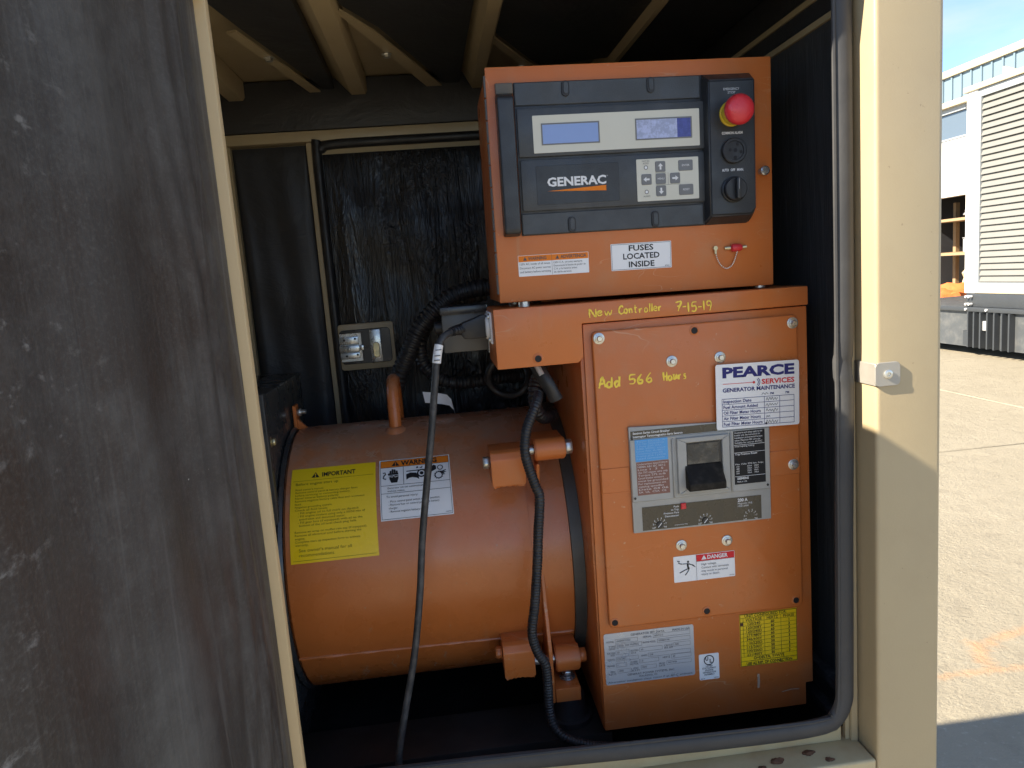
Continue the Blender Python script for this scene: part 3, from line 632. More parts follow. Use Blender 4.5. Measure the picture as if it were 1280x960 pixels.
# ---- yellow notice
b = MB(); b.rect(FC, -.251, at_v(15.6), -.1225, at_v(54.9), .0006, 20); ys = obj('notice_sticker', b, 'yellow', al, 'yellow important notice', flat=True)
b = MB(); t1 = at_v(54.9); d = .0011
b.text(FC, 'IMPORTANT', -.2045, t1-.0185, .0078, width=.051, d=d, bold=.02)
b.poly(FC, [(-.2205, t1-.0192), (-.2085, t1-.0192), (-.2145, t1-.0092)], d)
obj('heading', b, 'black_ink', ys, flat=True)
b = MB(); b.text(FC, '!', -.2145, t1-.0182, .0062, d=.0015, align='C', bold=.03); obj('alert_mark', b, 'yellow', ys, flat=True)
b = MB()
b.line(FC, [(-.2475, t1-.0235), (-.126, t1-.0235)], .0005, d); b.line(FC, [(-.2475, t1-.147), (-.126, t1-.147)], .0005, d)
b.text(FC, 'Before engine start up', -.2435, t1-.0315, .0045, width=.064, d=d)
rows = ["Read owner's manual.", 'Remove control panel & battery charger fuses', 'before servicing or connecting battery.', 'Never reverse battery polarity.', 'Remove negative battery cable first and reconnect', 'last.', 'Negative grounding system.', 'Check all fluid levels:',
        '  - Fill engine oil to full mark on dipstick.', '  - Fill engine coolant using only a 50/50 mix of', '    anti-freeze and deionized water.', '  - Fill gear box (if equipped) with oil to the', '    bottom of the oil level check plug hole.', '', 'Remove air wrap on muffler rain cap (if equipped).', 'Remove all electrical tool before starting the', 'engine.', 'Complete start up inspection form to activate', 'warranty.']
for i, t in enumerate(rows):
    if t:
        ind = .0045 if t.startswith(' ') else 0; tt = t.strip()
        b.text(FC, tt, -.2435+ind+(.002 if t.startswith('    ') else 0), t1-.0405-i*.00475, .0031, width=min(.107, len(tt)*.00212), d=d)
b.text(FC, "See owner's manual for all", -.2385, t1-.1345, .0045, width=.077, d=d); b.text(FC, 'recommendations.', -.2385, t1-.1415, .0045, width=.052, d=d)
obj('lettering', b, 'olive_ink', ys, flat=True)
# ---- white warning
b = MB(); b.rect(FC, -.1165, at_v(28.3), -.0070, at_v(55.1), .0006, 16); ws = obj('warning_sticker', b, 'white', al, 'white warning sticker with orange heading', flat=True)
t2 = at_v(55.1); b0 = at_v(28.3); hh = t2-b0
b = MB(); b.rect(FC, -.1145, t2-.0150, -.009, t2-.0022, .0009, 3); obj('heading_band', b, 'orange_ink', ws, flat=True)
b = MB(); d = .0013
b.frame(FC, -.1150, b0+.0018, -.0085, t2-.0018, .0006, .0011, 16)
for k in (.0152, .0475, .0605): b.rect(FC, -.1145, t2-k-.0006, -.009, t2-k, d)
b.rect(FC, -.0800, t2-.0475, -.0793, t2-.0155, d, 4)
b.text(FC, 'WARNING', -.083, t2-.0130, .0085, width=.056, d=d, bold=.03)
b.poly(FC, [(-.0975, t2-.0132), (-.0855, t2-.0132), (-.0915, t2-.0035)], d)
b.lines(FC, ['Generator set can automatically start', 'without notice.'], -.105, t2-.0535, .0030, .0052, d=d, maxw=.072)
b.text(FC, 'To avoid personal injury:', -.107, t2-.0680, .0034, width=.048, d=d)
b.lines(FC, ['- Place control panel switch in "Off" position.', '- Remove fuse on control panel and battery', '  charger.', '- Remove negative battery cable.'], -.104, t2-.0755, .0030, .0052, d=d, maxw=.078)
b.text(FC, '0A0998', -.0185, b0+.0040, .0018, d=d)
obj('lettering', b, 'black_ink', ws, flat=True)
b = MB(); cu, cv = -.0945, t2-.0315                        # shock-to-hand, belt and gear symbols
b.poly(FC, [(cu-.007, cv+.001), (cu-.0065, cv-.006), (cu-.004, cv-.012), (cu+.005, cv-.012), (cu+.007, cv-.005), (cu+.0075, cv+.001)], d)
for k, (dx, hgt) in enumerate(((-.0048, .010), (-.0016, .0128), (.0016, .0120), (.0048, .0095))): b.poly(FC, [(cu+dx-.0014, cv+.002), (cu+dx+.0014, cv+.002), (cu+dx+.0014, cv+hgt-.001), (cu+dx, cv+hgt), (cu+dx-.0014, cv+hgt-.001)], d)
b.poly(FC, [(cu-.0068, cv+.002), (cu+.007, cv+.002), (cu+.007, cv+.005), (cu-.0068, cv+.005)], d)
b.poly(FC, [(cu-.007, cv+.000), (cu-.0068, cv+.006), (cu-.0095, cv+.0035)], d)
b.line(FC, [(cu-.0165, cv+.006), (cu-.0135, cv+.007), (cu-.0125, cv+.004), (cu-.0155, cv+.0005), (cu-.0165, cv-.003), (cu-.012, cv-.005)], .0018, d)
u0, v0 = -.075, t2-.0315
b.line(FC, [(u0, v0+.006), (u0+.030, v0+.0065)], .0016, d); b.ring(FC, u0+.0235, v0+.0005, .0062, .0022, d, 18); b.disc(FC, u0+.0235, v0+.0005, .0030, d, 12)
b.poly(FC, [(u0-.0005, v0+.0005), (u0+.006, v0+.003), (u0+.0150, v0+.002), (u0+.0185, v0-.0045), (u0+.0195, v0-.010), (u0+.0155, v0-.0072), (u0+.009, v0-.0055), (u0+.004, v0-.0062), (u0-.0003, v0-.009)], d)
b.poly(FC, [(u0+.015, v0+.010), (u0+.017, v0+.0145), (u0+.019, v0+.0105)], d); b.poly(FC, [(u0+.020, v0+.010), (u0+.026, v0+.0135), (u0+.024, v0+.0098)], d)
u0 = -.0335
b.poly(FC, [(u0-.004, v0+.000), (u0-.003, v0+.010), (u0+.001, v0+.0135), (u0+.0045, v0+.0115), (u0+.005, v0+.005), (u0-.001, v0+.002)], d)
b.ring(FC, u0+.011, v0+.0075, .0040, .0013, d, 14); b.ring(FC, u0+.008, v0-.006, .0055, .0015, d, 18)
for k in range(12): a = 2*PI*k/12; b.line(FC, [(u0+.008+.006*math.cos(a), v0-.006+.006*math.sin(a)), (u0+.008+.0073*math.cos(a), v0-.006+.0073*math.sin(a))], .0014, d)
b.poly(FC, [(u0+.009, v0+.0015), (u0+.013, v0+.0005), (u0+.020, v0+.003), (u0+.0195, v0+.0015), (u0+.016, v0-.0005), (u0+.0205, v0-.001), (u0+.016, v0-.0035), (u0+.0185, v0-.0065), (u0+.013, v0-.004)], d)
obj('pictogram', b, 'black_ink', ws, flat=True)
b = MB(); b.text(FC, '!', -.0915, t2-.0126, .0062, d=.0017, align='C', bold=.03); obj('alert_mark', b, 'orange_ink', ws, flat=True)
b = MB(); b.line(FC, [(cu-.0075, cv-.0005), (cu-.002, cv-.0022), (cu-.0005, cv+.0005), (cu+.0025, cv-.0025), (cu+.0078, cv-.0008)], .0011, .0018); obj('cut_mark', b, 'white_ink', ws, flat=True)

# ================================================================= BLACK TERMINAL HOUSING (left)
hs = thing('black_housing', 'glossy black steel housing with bolted lid at the left end of the drum', 'housing', (-.4, 1.25, .80))
b = MB(); b.box(-.62, 1.093, .90, -.2715, 1.40, 1.402, .004); b.box(-.62, 1.12, .801, -.29, 1.40, .8995); obj('body', b, 'black_steel', hs)
b = MB(); b.box(-.62, 1.079, 1.163, -.2655, 1.0925, 1.408, .003); obj('lid', b, 'black_steel', hs)
b = MB(); b.box(-.2865, 1.0745, 1.168, -.2825, 1.0788, 1.398, .0015, 1); obj('lid_rib', b, 'plastic_grey', hs)
b = MB(); b.box(-.2735, 1.0745, 1.168, -.2700, 1.0788, 1.398, .0012, 1); obj('lid_rib', b, 'plastic_grey', hs)
b = MB(); b.box(-.60, 1.083, 1.08, -.2680, 1.0925, 1.160, .003); obj('lower_lid', b, 'black_steel', hs)
for z, y in ((1.331, 1.108), (1.228, 1.103)):
    x = -.2715
    b = MB(); b.cyl((x+.0003, y, z), (x+.002, y, z), .0085, 14); b.prism(hexpts(y, z, .0062), lambda u, v, d: (d, u, v), x+.002, x+.009, .001, 1); obj('bolt', b, 'brass', hs)

# ================================================================= BREAKER CABINET
cb = thing('breaker_cabinet', 'orange steel breaker cabinet with bolted cover plate and stuck-on labels', 'cabinet', (.34, 1.1, .80))
b = MB(); b.box(.1835, .984, .879, .494, 1.36, 1.477, .003); obj('body', b, 'orange', cb)
b = MB(); b.prism([(.1845, .8795), (.4935, .8795), (.4935, .9148), (.5045, .9148), (.5045, 1.4772), (.1885, 1.4772)], FY(.9838), 0, .0062, .0022, 2); b.box(.4946, .9839, .916, .5040, 1.02, 1.4765); obj('front_sheet', b, 'orange', cb)
b = MB(); b.prism([(.069, 1.426), (.1795, 1.426), (.187, 1.4335), (.187, 1.4785), (.505, 1.4785), (.505, 1.5045), (.069, 1.5065)], lambda u, v, d: (u, d, v), .974, 1.11, .002, 2); ub = obj('top_box', b, 'orange', cb)
b = MB(); b.box(.1875, 1.1105, 1.479, .5045, 1.36, 1.5035); obj('top_sheet', b, 'orange_dark', cb)
def hole(parent, x, z, y, ring=True):
    b = MB(); b.lathe((x, y, z), (0, -1, 0), [(0, .0072), (.0008, .0070), (.0014, .0050), (.0005, .0046)], 18); h = obj('screw_hole', b, 'orange', parent)
    b = MB(); b.disc(FY(y), x, z, .0045, .0011, 14); obj('hole_void', b, 'black_ink', parent if parent.parent else h, flat=True)
hole(ub, .1247, 1.4366, .9742)
b = MB(); b.prism(rrect(.1985, 1.042, .4860, 1.4668, .007, 4), FY(.978), .0003, .0098, .0025, 3); cp = obj('cover_plate', b, 'orange', cb)
YF = .9682
b = MB(); b.box(.1995, YF-.0011, 1.2415, .2395, YF+.002, 1.2768, .0008, 1); obj('pressed_rib', b, 'orange', cp)
b = MB(); b.box(.4405, YF-.0011, 1.2415, .4850, YF+.002, 1.2775, .0008, 1); obj('pressed_rib', b, 'orange', cp)
def bolt(parent, x, z, y, s=1.):
    b = MB(); b.lathe((x, y, z), (0, -1, 0), [(-.001, .0078*s), (.0012, .0078*s), (.0016, .0072*s), (.0017, .0045*s)], 22); b.lathe((x, y, z), (0, -1, 0), [(.0017, .0056*s), (.0026, .0054*s), (.003, .0044*s)], 16)
    b.prism(hexpts(x, z, .0043*s, rnd.uniform(0, 1)), FY(y), .003, .0075, .0008, 1); obj('bolt', b, 'zinc', parent)
for x, z in ((.2076, 1.4572), (.4786, 1.4558), (.3064, 1.4177), (.3742, 1.4173), (.4757, 1.2557), (.3083, 1.1549), (.3750, 1.1545)): bolt(cp, x, z, YF)
for x, z in ((.3396, 1.4570), (.2062, 1.2559), (.2065, 1.0512), (.3415, 1.0520), (.4755, 1.0522)):
    b = MB(); b.lathe((x, YF, z), (0, -1, 0), [(0, .0068), (.0008, .0066), (.0013, .0048), (.0004, .0044)], 18); obj('screw_hole', b, 'orange', cp)
    b = MB(); b.disc(FY(YF), x, z, .0044, .0010, 14); obj('hole_void', b, 'black_ink', cp, flat=True)
# ---- handwriting in yellow paint pen
STROKE = {
 'N': [[(0, 0), (.05, 1), (.55, .05), (.62, 1)]], 'e': [[(.05, .3), (.45, .36), (.42, .55), (.22, .6), (.05, .38), (.08, .1), (.28, 0), (.52, .14)]], 'w': [[(0, .55), (.14, .02), (.32, .45), (.5, .02), (.7, .6)]],
 'C': [[(.62, .82), (.45, 1), (.2, .85), (.02, .5), (.12, .12), (.38, 0), (.66, .16)]], 'o': [[(.25, .55), (.06, .42), (.05, .14), (.25, .0), (.45, .14), (.45, .42), (.25, .55)]], 'n': [[(.02, .55), (.05, 0)], [(.05, .3), (.24, .55), (.40, .42), (.44, 0)]],
 't': [[(.16, .95), (.15, .12), (.34, .02)], [(0, .62), (.4, .66)]], 'r': [[(.02, .55), (.06, 0)], [(.05, .3), (.2, .52), (.38, .5)]], 'l': [[(.08, 1), (.06, 0)]],
 '7': [[(.0, .95), (.55, .98), (.38, .5), (.25, 0)], [(.12, .5), (.5, .56)]], '-': [[(0, .45), (.35, .48)]], '1': [[(.1, 1), (.12, 0)]], '5': [[(.55, .98), (.12, .95), (.08, .55), (.4, .58), (.52, .3), (.36, .03), (.02, .08)]],
 '9': [[(.48, .7), (.3, .52), (.08, .6), (.1, .9), (.32, 1), (.48, .8), (.45, .3), (.36, 0)]], 'A': [[(0, 0), (.34, 1), (.64, 0)], [(.12, .4), (.56, .4)]], 'd': [[(.45, .42), (.22, .55), (.04, .3), (.14, .02), (.38, .08), (.46, .42)], [(.5, 1), (.46, 0)]],
 '6': [[(.42, .98), (.14, .6), (.06, .2), (.26, 0), (.48, .18), (.36, .42), (.1, .3)]], 'H': [[(.02, 1), (.06, 0)], [(.5, 1), (.5, 0)], [(.04, .5), (.52, .54)]], 'u': [[(.02, .55), (.08, .06), (.3, .04), (.42, .5)], [(.42, .55), (.48, 0)]], 's': [[(.4, .5), (.2, .58), (.1, .42), (.34, .26), (.32, .04), (.02, .03)]]}
def pen(b, F, s, u, v, h, w, slope, pw, d, big='NCAH7159d6lt-'):
    tot = sum({'-': .5, 'l': .3, '1': .36}.get(c, .78) if c != ' ' else .6 for c in s); k = w/tot; x = 0
    for c in s:
        if c == ' ': x += .6*k; continue
        jx, jy = rnd.uniform(-.04, .04), rnd.uniform(-.08, .06)
        for stroke in STROKE[c]:
            P = [Vector((x+(px+jx+rnd.uniform(-.022, .022))*k*1.06, (py+jy+rnd.uniform(-.03, .03))*h, 0)) for px, py in stroke]
            P = spline(P, h*.07) if len(P) > 2 else spline(P, h*.2)
            b.line(F, [(u+p.x, v+p.y+p.x*slope) for p in P], pw*rnd.uniform(.85, 1.15), d+rnd.uniform(0, .0001), True)
        x += {'-': .5, 'l': .3, '1': .36}.get(c, .78)*k
b = MB(); F = FY(.974)
pen(b, F, 'New', .1983, 1.4868, .0105, .031, .01, .0023, .0005); pen(b, F, 'Controller', .2382, 1.4878, .0108, .062, -.012, .0023, .0005); pen(b, F, '7-15-19', .3168, 1.4838, .0128, .053, -.03, .0025, .0005)
obj('handwriting', b, 'paint_pen', ub, 'yellow paint pen note', flat=True)
b = MB(); F = FY(YF)
pen(b, F, 'Add', .2035, 1.3895, .0138, .033, .03, .0031, .0005); pen(b, F, '566', .2462, 1.3912, .0132, .0345, .02, .0032, .0005); pen(b, F, 'Hours', .2936, 1.3925, .0122, .035, .01, .0030, .0005)
obj('handwriting', b, 'paint_pen', cp, 'yellow paint pen note', flat=True)
# ---- service sticker
a_ = R(-1.3)
def FS(u, v, d, cu=.424, cv=1.3605):                        # stuck on slightly crooked
    x, y = u-cu, v-cv; return (cu+x*math.cos(a_)-y*math.sin(a_)*.6, YF-.0048-d, cv+x*math.sin(a_)+y*math.cos(a_))
b = MB(); b.prism(rrect(.3640, 1.3160, .4828, 1.4068, .003, 3), FS, .0022, .0026); ps = obj('service_sticker', b, 'white', cb, 'white service sticker with navy lettering')
b = MB(); d = .0030
b.text(FS, 'PEARCE', .3735, 1.3885, .0132, width=.1025, d=d, bold=.045)
b.text(FS, 'GENERATOR MAINTENANCE', .3735, 1.3682, .0052, width=.1030, d=d, bold=.03)
b.ring(FS, .4195, 1.3795, .0048, .0010, d, 8, -.9, .9); b.ring(FS, .4195, 1.3795, .0070, .0010, d, 8, -.9, .9)
L_, T_, B_, R_ = .3720, 1.3590, 1.3195, .4755
b.frame(FS, L_, B_, R_, T_, .0006, d)
for i in range(1, 5): b.line(FS, [(L_, B_+(T_-B_)*i/5), (R_, B_+(T_-B_)*i/5)], .0006, d)
for x in (.4325, .4545): b.line(FS, [(x, B_), (x, T_)], .0006, d)
for i, t in enumerate(('Inspection Date', 'Fuel Amount Added', 'Oil Filter Meter Hours', 'Air Filter Meter Hours', 'Fuel Filter Meter Hours')):
    b.text(FS, t, L_+.002, T_-.0060-i*.0079, .0042, width=(.040, .049, .053, .053, .0555)[i], d=d, bold=.02)
b.text(FS, 'PM', .441, 1.3610, .0030, d=d, bold=.02); b.text(FS, 'PM', .463, 1.3610, .0030, d=d, bold=.02)
obj('lettering', b, 'navy_ink', ps, flat=True)
b = MB(); b.text(FS, 'SERVICES', .4290, 1.3765, .0066, width=.0470, d=d, bold=.03); b.line(FS, [(.3738, 1.3795), (.4170, 1.3795)], .0007, d); b.disc(FS, .4180, 1.3795, .0018, d); obj('red_lettering', b, 'red_ink', ps, flat=True)
b = MB()
def scrawl(F, u, v, w, h, n, d, seed):
    r = random.Random(seed); P = [Vector((u+w*i/n+r.uniform(-.2, .2)*w/n, v+h*(.5+(.5 if i % 2 else -.5)*r.uniform(.3, 1)), 0)) for i in range(n+1)]
    b.line(F, [(p.x, p.y) for p in spline(P, h*.12)], .0006, d)
for i in range(5): scrawl(FS, .4345, T_-.0068-i*.0079, .017 if i != 3 else .006, .0050, 9 if i != 3 else 4, d, 20+i)
scrawl(FS, .4290, 1.3612, .009, .0035, 4, d, 40)
obj('pen_marks', b, 'grey_ink', ps, flat=True)
# ---- circuit breaker
b = MB(); b.prism([(.2400, 1.1815), (.4392, 1.1815), (.4400, 1.3250), (.2400, 1.3328)], FY(YF), .0003, .0050, .001, 2); br = obj('circuit_breaker', b, 'breaker', cb, 'grey moulded case breaker')
YK = YF-.0050; F = FY(YK)
b = MB(); b.box(.2405, YK-.0016, 1.2265, .4388, YK+.001, 1.3150, .0008, 1); b.box(.2985, YK-.0040, 1.2275, .3015, YK+.001, 1.3120, .001, 1); b.box(.3815, YK-.0040, 1.2275, .3840, YK+.001, 1.3120, .001, 1); obj('raised_panel', b, 'breaker', br)
b = MB(); b.rect(F, .2425, 1.3160, .3645, 1.3268, .0004); obj('dark_strip', b, 'strip', br, flat=True)
b = MB(); b.rect(F, .2530, 1.1840, .4250, 1.2180, .0004); obj('dark_strip', b, 'strip', br, flat=True)
b = MB(); b.rect(F, .2472, 1.2838, .2934, 1.3145, .0020); bl = obj('blue_panel', b, 'blue_label', br, flat=True)
b = MB(); b.rect(F, .2480, 1.2358, .2938, 1.2830, .0020); bw = obj('brown_panel', b, 'brown_label', br, flat=True)
b = MB(); b.rect(F, .3868, 1.2370, .4318, 1.3133, .0020); bk = obj('black_panel', b, 'black_ink', br, flat=True)
d = .0024
b = MB(); b.text(F, 'Sentron Series Circuit Breaker', .2455, 1.3222, .0030, width=.052, d=.0008, bold=.02); b.text(F, 'Interruptor Termomagnetico Serie Sentron', .2455, 1.3174, .0030, width=.070, d=.0008, bold=.02)
b.text(F, '200 A', .3905, 1.2115, .0044, width=.0145, d=.0008, bold=.03); b.text(F, 'Magnetic Adj.', .3905, 1.2075, .0026, width=.0215, d=.0008); b.text(F, '1000-2000', .3905, 1.2037, .0026, width=.0155, d=.0008)
for i, t in enumerate(('Push', 'to Trip', 'Presione Para', 'Desconectar')): b.text(F, t, .3052, 1.2132-i*.0043, .0027, d=.0008, align='R', bold=.01)
for k, x in enumerate((.2770, .3430, .4087)):
    z = 1.1905-.0009*k
    for i in range(8):
        a = R(205-230*i/7); b.text(F, '87654321'[7-i] if 0 < i < 7 else ('LO', 'HI')[i == 7], x+.0092*math.cos(a), z+.0092*math.sin(a)-.001, .0022, d=.0008, align='C', bold=.02)
        b.line(F, [(x+.0062*math.cos(a), z+.0062*math.sin(a)), (x+.0074*math.cos(a), z+.0074*math.sin(a))], .0006, .0008)
b.text(F, 'Instantaneous Trip', .2985, 1.1870, .0017, d=.0008)
obj('white_lettering', b, 'white_ink', br, flat=True)
b = MB(); r = random.Random(4)
for i, t in enumerate(('Accessories and ratings apply to this', 'breaker only. See instructions for', 'installation and terminal torque', 'values. Maximum 90C wire size', 'Suitable for use on 60/75C')): b.text(F, t, .3882, 1.3098-i*.0036, .0024, width=.040-.003*(i % 2), d=d)
b.text(F, 'Interrupting rating', .3882, 1.2905, .0024, width=.028, d=d); b.text(F, 'Trip Position Reset', .3882, 1.2790, .0026, width=.032, d=d, bold=.01)
for zz in (1.2935, 1.2825, 1.2485): b.line(F, [(.3872, zz), (.4312, zz)], .0005, d)
b.text(F, 'Max. Volts', .3882, 1.2650, .0022, width=.016, d=d); b.text(F, 'RMS Sym. Amps', .4065, 1.2650, .0022, width=.022, d=d)
for i, t in enumerate(('240', '480', '600', '250')):
    b.text(F, t, .3895, 1.2615-i*.0032, .0021, d=d); b.text(F, ('65', '35', '18', '30')[i]+'kA', .4055, 1.2615-i*.0032, .0021, d=d); b.text(F, ('65', '25', '18', '30')[i]+'kA', .4155, 1.2615-i*.0032, .0021, d=d)
b.text(F, 'SIEMENS', .3905, 1.2440, .0030, width=.0165, d=d, bold=.03); b.text(F, 'Made in USA', .3905, 1.2398, .0022, width=.014, d=d)
obj('panel_lettering', b, 'white_ink', br, flat=True)
b = MB()
for i in range(8): b.text(F, ('Type JXD6-A', 'Cat. No. JXD63B200', '3 Pole 600 VAC', '500 VDC max', 'Issue No. A-4821', 'Continuous amps 200', 'Frame JD6 / JXD6', 'Load terminals')[i], .2490, 1.3108-i*.0034, .0023, width=.041-.002*(i % 3), d=d)
obj('blue_panel_lettering', b, 'sky_ink', br, flat=True)
b = MB()
for i in range(11): b.text(F, ('Underwriters listed E10414', 'NEMA AB1 IEC 947-2', 'Line 1  3  5', 'Use 75C copper wire only', 'Torque 275 in-lb', 'Circuit breaker enclosure', 'must be grounded', 'For replacement see', 'catalog speedfax', 'Date 04 06', 'SA  UL  CSA  CE')[i], .2495, 1.2790-i*.0040, .0026, width=.042-.003*(i % 3), d=d, bold=.01)
obj('brown_panel_lettering', b, 'pale_ink', br, flat=True)
b = MB(); b.rect(F, .3080, 1.2098, .3157, 1.2187, .0016); b.box(.3082, YK-.003, 1.2100, .3155, YK-.0005, 1.2185, .0006, 1); obj('trip_button', b, 'red_plastic', br)
for x, z in ((.2770, 1.1905), (.3430, 1.1893)):
    b = MB(); b.cyl((x, YK-.0004, z), (x, YK-.0022, z), .0048, 18, bev=.0005); obj('trip_dial', b, 'plastic', br)
    b = MB(); b.line(FY(YK-.0022), [(x-.0026, z-.0030), (x+.0026, z+.0030)], .0011, .0003); obj('dial_slot', b, 'white_ink', br, flat=True)
for x, z in ((.2436, 1.3168), (.2440, 1.2323), (.4345, 1.2322), (.4345, 1.3205)):
    b = MB(); b.cyl((x, YK-.0015, z), (x, YK-.0025, z), .0017, 10); obj('case_screw', b, 'black_steel', br)
b = MB()                                                     # bezel round the handle slot
fx0, fx1, fz0, fz1 = .3052, .3795, 1.2318, 1.3115; hx0, hx1, hz0, hz1 = .3185, .3690, 1.2400, 1.3045
b.prism([(fx0, fz0), (fx1, fz0), (hx1, hz0), (hx0, hz0)], F, .0008, .0060, .0008, 1); b.prism([(fx0, fz1), (hx0, hz1), (hx1, hz1), (fx1, fz1)], F, .0008, .0060, .0008, 1)
b.prism([(fx0, fz0), (hx0, hz0), (hx0, hz1), (fx0, fz1)], F, .0008, .0060, .0008, 1); b.prism([(fx1, fz0), (fx1, fz1), (hx1, hz1), (hx1, hz0)], F, .0008, .0060, .0008, 1)
obj('handle_bezel', b, 'breaker', br)
b = MB(); b.rect(F, hx0, hz0, hx1, hz1, .0024); obj('handle_slot', b, 'black_steel', br, flat=True)
Fs = lambda u, v, d: (d, YK-u, v)
b = MB(); b.prism([(.0026, 1.2475), (.0042, 1.2475), (.0040, 1.285), (.0034, 1.3020), (.0026, 1.3020)], Fs, .3192, .3655, .0006, 1); obj('handle_slide', b, paint('scuffed_slide_plastic', (.045, .044, .040), .32, .5, dust=(.24, .21, .16), dust_amt=.5, nscale=40, bump=.2, bscale=200), br)
b = MB(); b.prism([(.003, 1.2405), (.0205, 1.2395), (.0235, 1.2408), (.0235, 1.2505), (.0215, 1.2522), (.0060, 1.2725), (.003, 1.2740)], Fs, .3152, .3668, .0012, 2); obj('toggle_handle', b, 'handle', br)
# ---- danger sticker
F = FY(YF)
b = MB(); b.prism(rrect(.2957, 1.1002, .3854, 1.1388, .0012, 2), F, .0002, .0005); ds = obj('danger_sticker', b, 'white', cb, 'white danger sticker with red heading')
d = .0009
b = MB(); b.rect(F, .3292, 1.1285, .3848, 1.1382, .0007); obj('heading_band', b, 'red_ink', ds, flat=True)
b = MB(); b.text(F, 'DANGER', .3452, 1.1308, .0056, width=.0300, d=.0010, bold=.03); b.poly(F, [(.3365, 1.1305), (.3440, 1.1305), (.34025, 1.1368)], .0010); obj('heading', b, 'white_ink', ds, flat=True)
b = MB(); b.rect(F, .3286, 1.1004, .3290, 1.1386, d); b.rect(F, .3290, 1.1280, .3852, 1.1284, d)
b.lines(F, ['High voltage.', 'Contact with terminals', 'may result in personal', 'injury or death.'], .3360, 1.1220, .0030, .0050, d=d, maxw=.042)
b.text(F, '0A1206', .3770, 1.1022, .0016, d=d); obj('lettering', b, 'grey_ink', ds, flat=True)
b = MB()
b.disc(F, .3168, 1.1296, .0016, d, 10); b.line(F, [(.3160, 1.1275), (.3165, 1.1215), (.3180, 1.1190)], .0026, d); b.line(F, [(.3162, 1.1268), (.3085, 1.1270)], .0011, d); b.line(F, [(.3168, 1.1262), (.3240, 1.1240), (.3262, 1.1215)], .0011, d)
b.line(F, [(.3172, 1.1195), (.3115, 1.1175), (.3040, 1.1140)], .0013, d); b.line(F, [(.3180, 1.1190), (.3160, 1.1150), (.3120, 1.1100)], .0013, d); b.line(F, [(.3180, 1.1270), (.3275, 1.1205)], .0008, d)
b.line(F, [(.3010, 1.1320), (.3042, 1.1316), (.3030, 1.1285), (.3060, 1.1275), (.3080, 1.1270)], .0014, d); obj('pictogram', b, 'black_ink', ds, flat=True)
# ---- data plate
F0 = FY(.9778); ra = R(-.3)
def FP(u, v, d, cu=.257, cv=.990): x, y = u-cu, v-cv; return (cu+x*math.cos(ra)-y*math.sin(ra), .9778-d, cv+x*math.sin(ra)+y*math.cos(ra))
b = MB(); b.prism(rrect(.1905, .9510, .3235, 1.0300, .003, 3), FP, .0002, .0009); dp = obj('data_plate', b, 'plate_alu', cb, 'silver data plate with printed boxes')
d = .0013; b = MB()
b.text(FP, 'GENERATOR SET DATA', .2300, 1.0235, .0033, width=.050, d=d); b.text(FP, 'MADE IN USA', .2920, 1.0235, .0033, width=.026, d=d)
def fld(t, u, v, w_, x0, x1, val=''):
    b.text(FP, t, u, v, .0028, width=w_, d=d)
    if x1 > x0: b.frame(FP, x0, v-.0016, x1, v+.0044, .0003, d-.0001)
    if val: b.text(FP, val, x0+.002, v+.0003, .0026, d=d)
fld('MODEL', .1940, 1.0160, .0115, .2070, .2400, '06389970200'); fld('SERIAL', .2480, 1.0180, .013, .2630, .3180, '6017415')
fld('TYPE', .1968, 1.0085, .0095, .2070, .2460, 'DIESEL SI50 PREPKG'); fld('ENGINE MODEL', .2475, 1.0095, .019, .2690, .3180, '05980YAR')
fld('GENR', .1968, 1.0050, .0095, 0, 0); fld('RATED', .1945, .9985, .0115, .2070, .2270, '50'); fld('KW', .1995, .9950, .006, 0, 0)
fld('RATED', .2290, .9990, .0115, .2420, .2760, '50'); fld('KVA', .2300, .9955, .007, 0, 0); fld('CIRCUIT', .2790, 1.0010, .013, .2930, .3180, '200'); fld('BKR AMP', .2790, .9975, .013, 0, 0)
fld('VOLTS', .1940, .9885, .0105, .2070, .2400, '120/240'); fld('AMPS', .2440, .9895, .009, .2545, .3180, '208')
fld('PHASE', .1940, .9790, .0105, .2070, .2225, '1'); fld('POWER', .2280, .9815, .0105, .2410, .2700, '1.0'); fld('FACTOR', .2270, .9780, .0125, 0, 0); fld('HERTZ', .2760, .9830, .011, .2890, .3185, '60')
fld('GEN', .1975, .9695, .007, .2085, .2290, '1800'); fld('R.P.M.', .1950, .9660, .0115, 0, 0); fld('ENG', .2320, .9715, .007, .2430, .2660, '1800'); fld('R.P.M.', .2300, .9680, .0115, 0, 0); fld('PROD', .2700, .9740, .009, .2815, .3185, '04/19/06'); fld('DATE', .2700, .9705, .009, 0, 0)
b.text(FP, 'GENERAC POWER SYSTEMS, INC', .2225, .9625, .0031, width=.070, d=d); b.text(FP, 'WAUKESHA, WI', .2395, .9583, .0029, width=.027, d=d)
b.text(FP, 'Alternator insulation class: rotor F at 40 C ambient', .1935, .9535, .0029, width=.126, d=d)
obj('lettering', b, 'grey_ink', dp, flat=True)
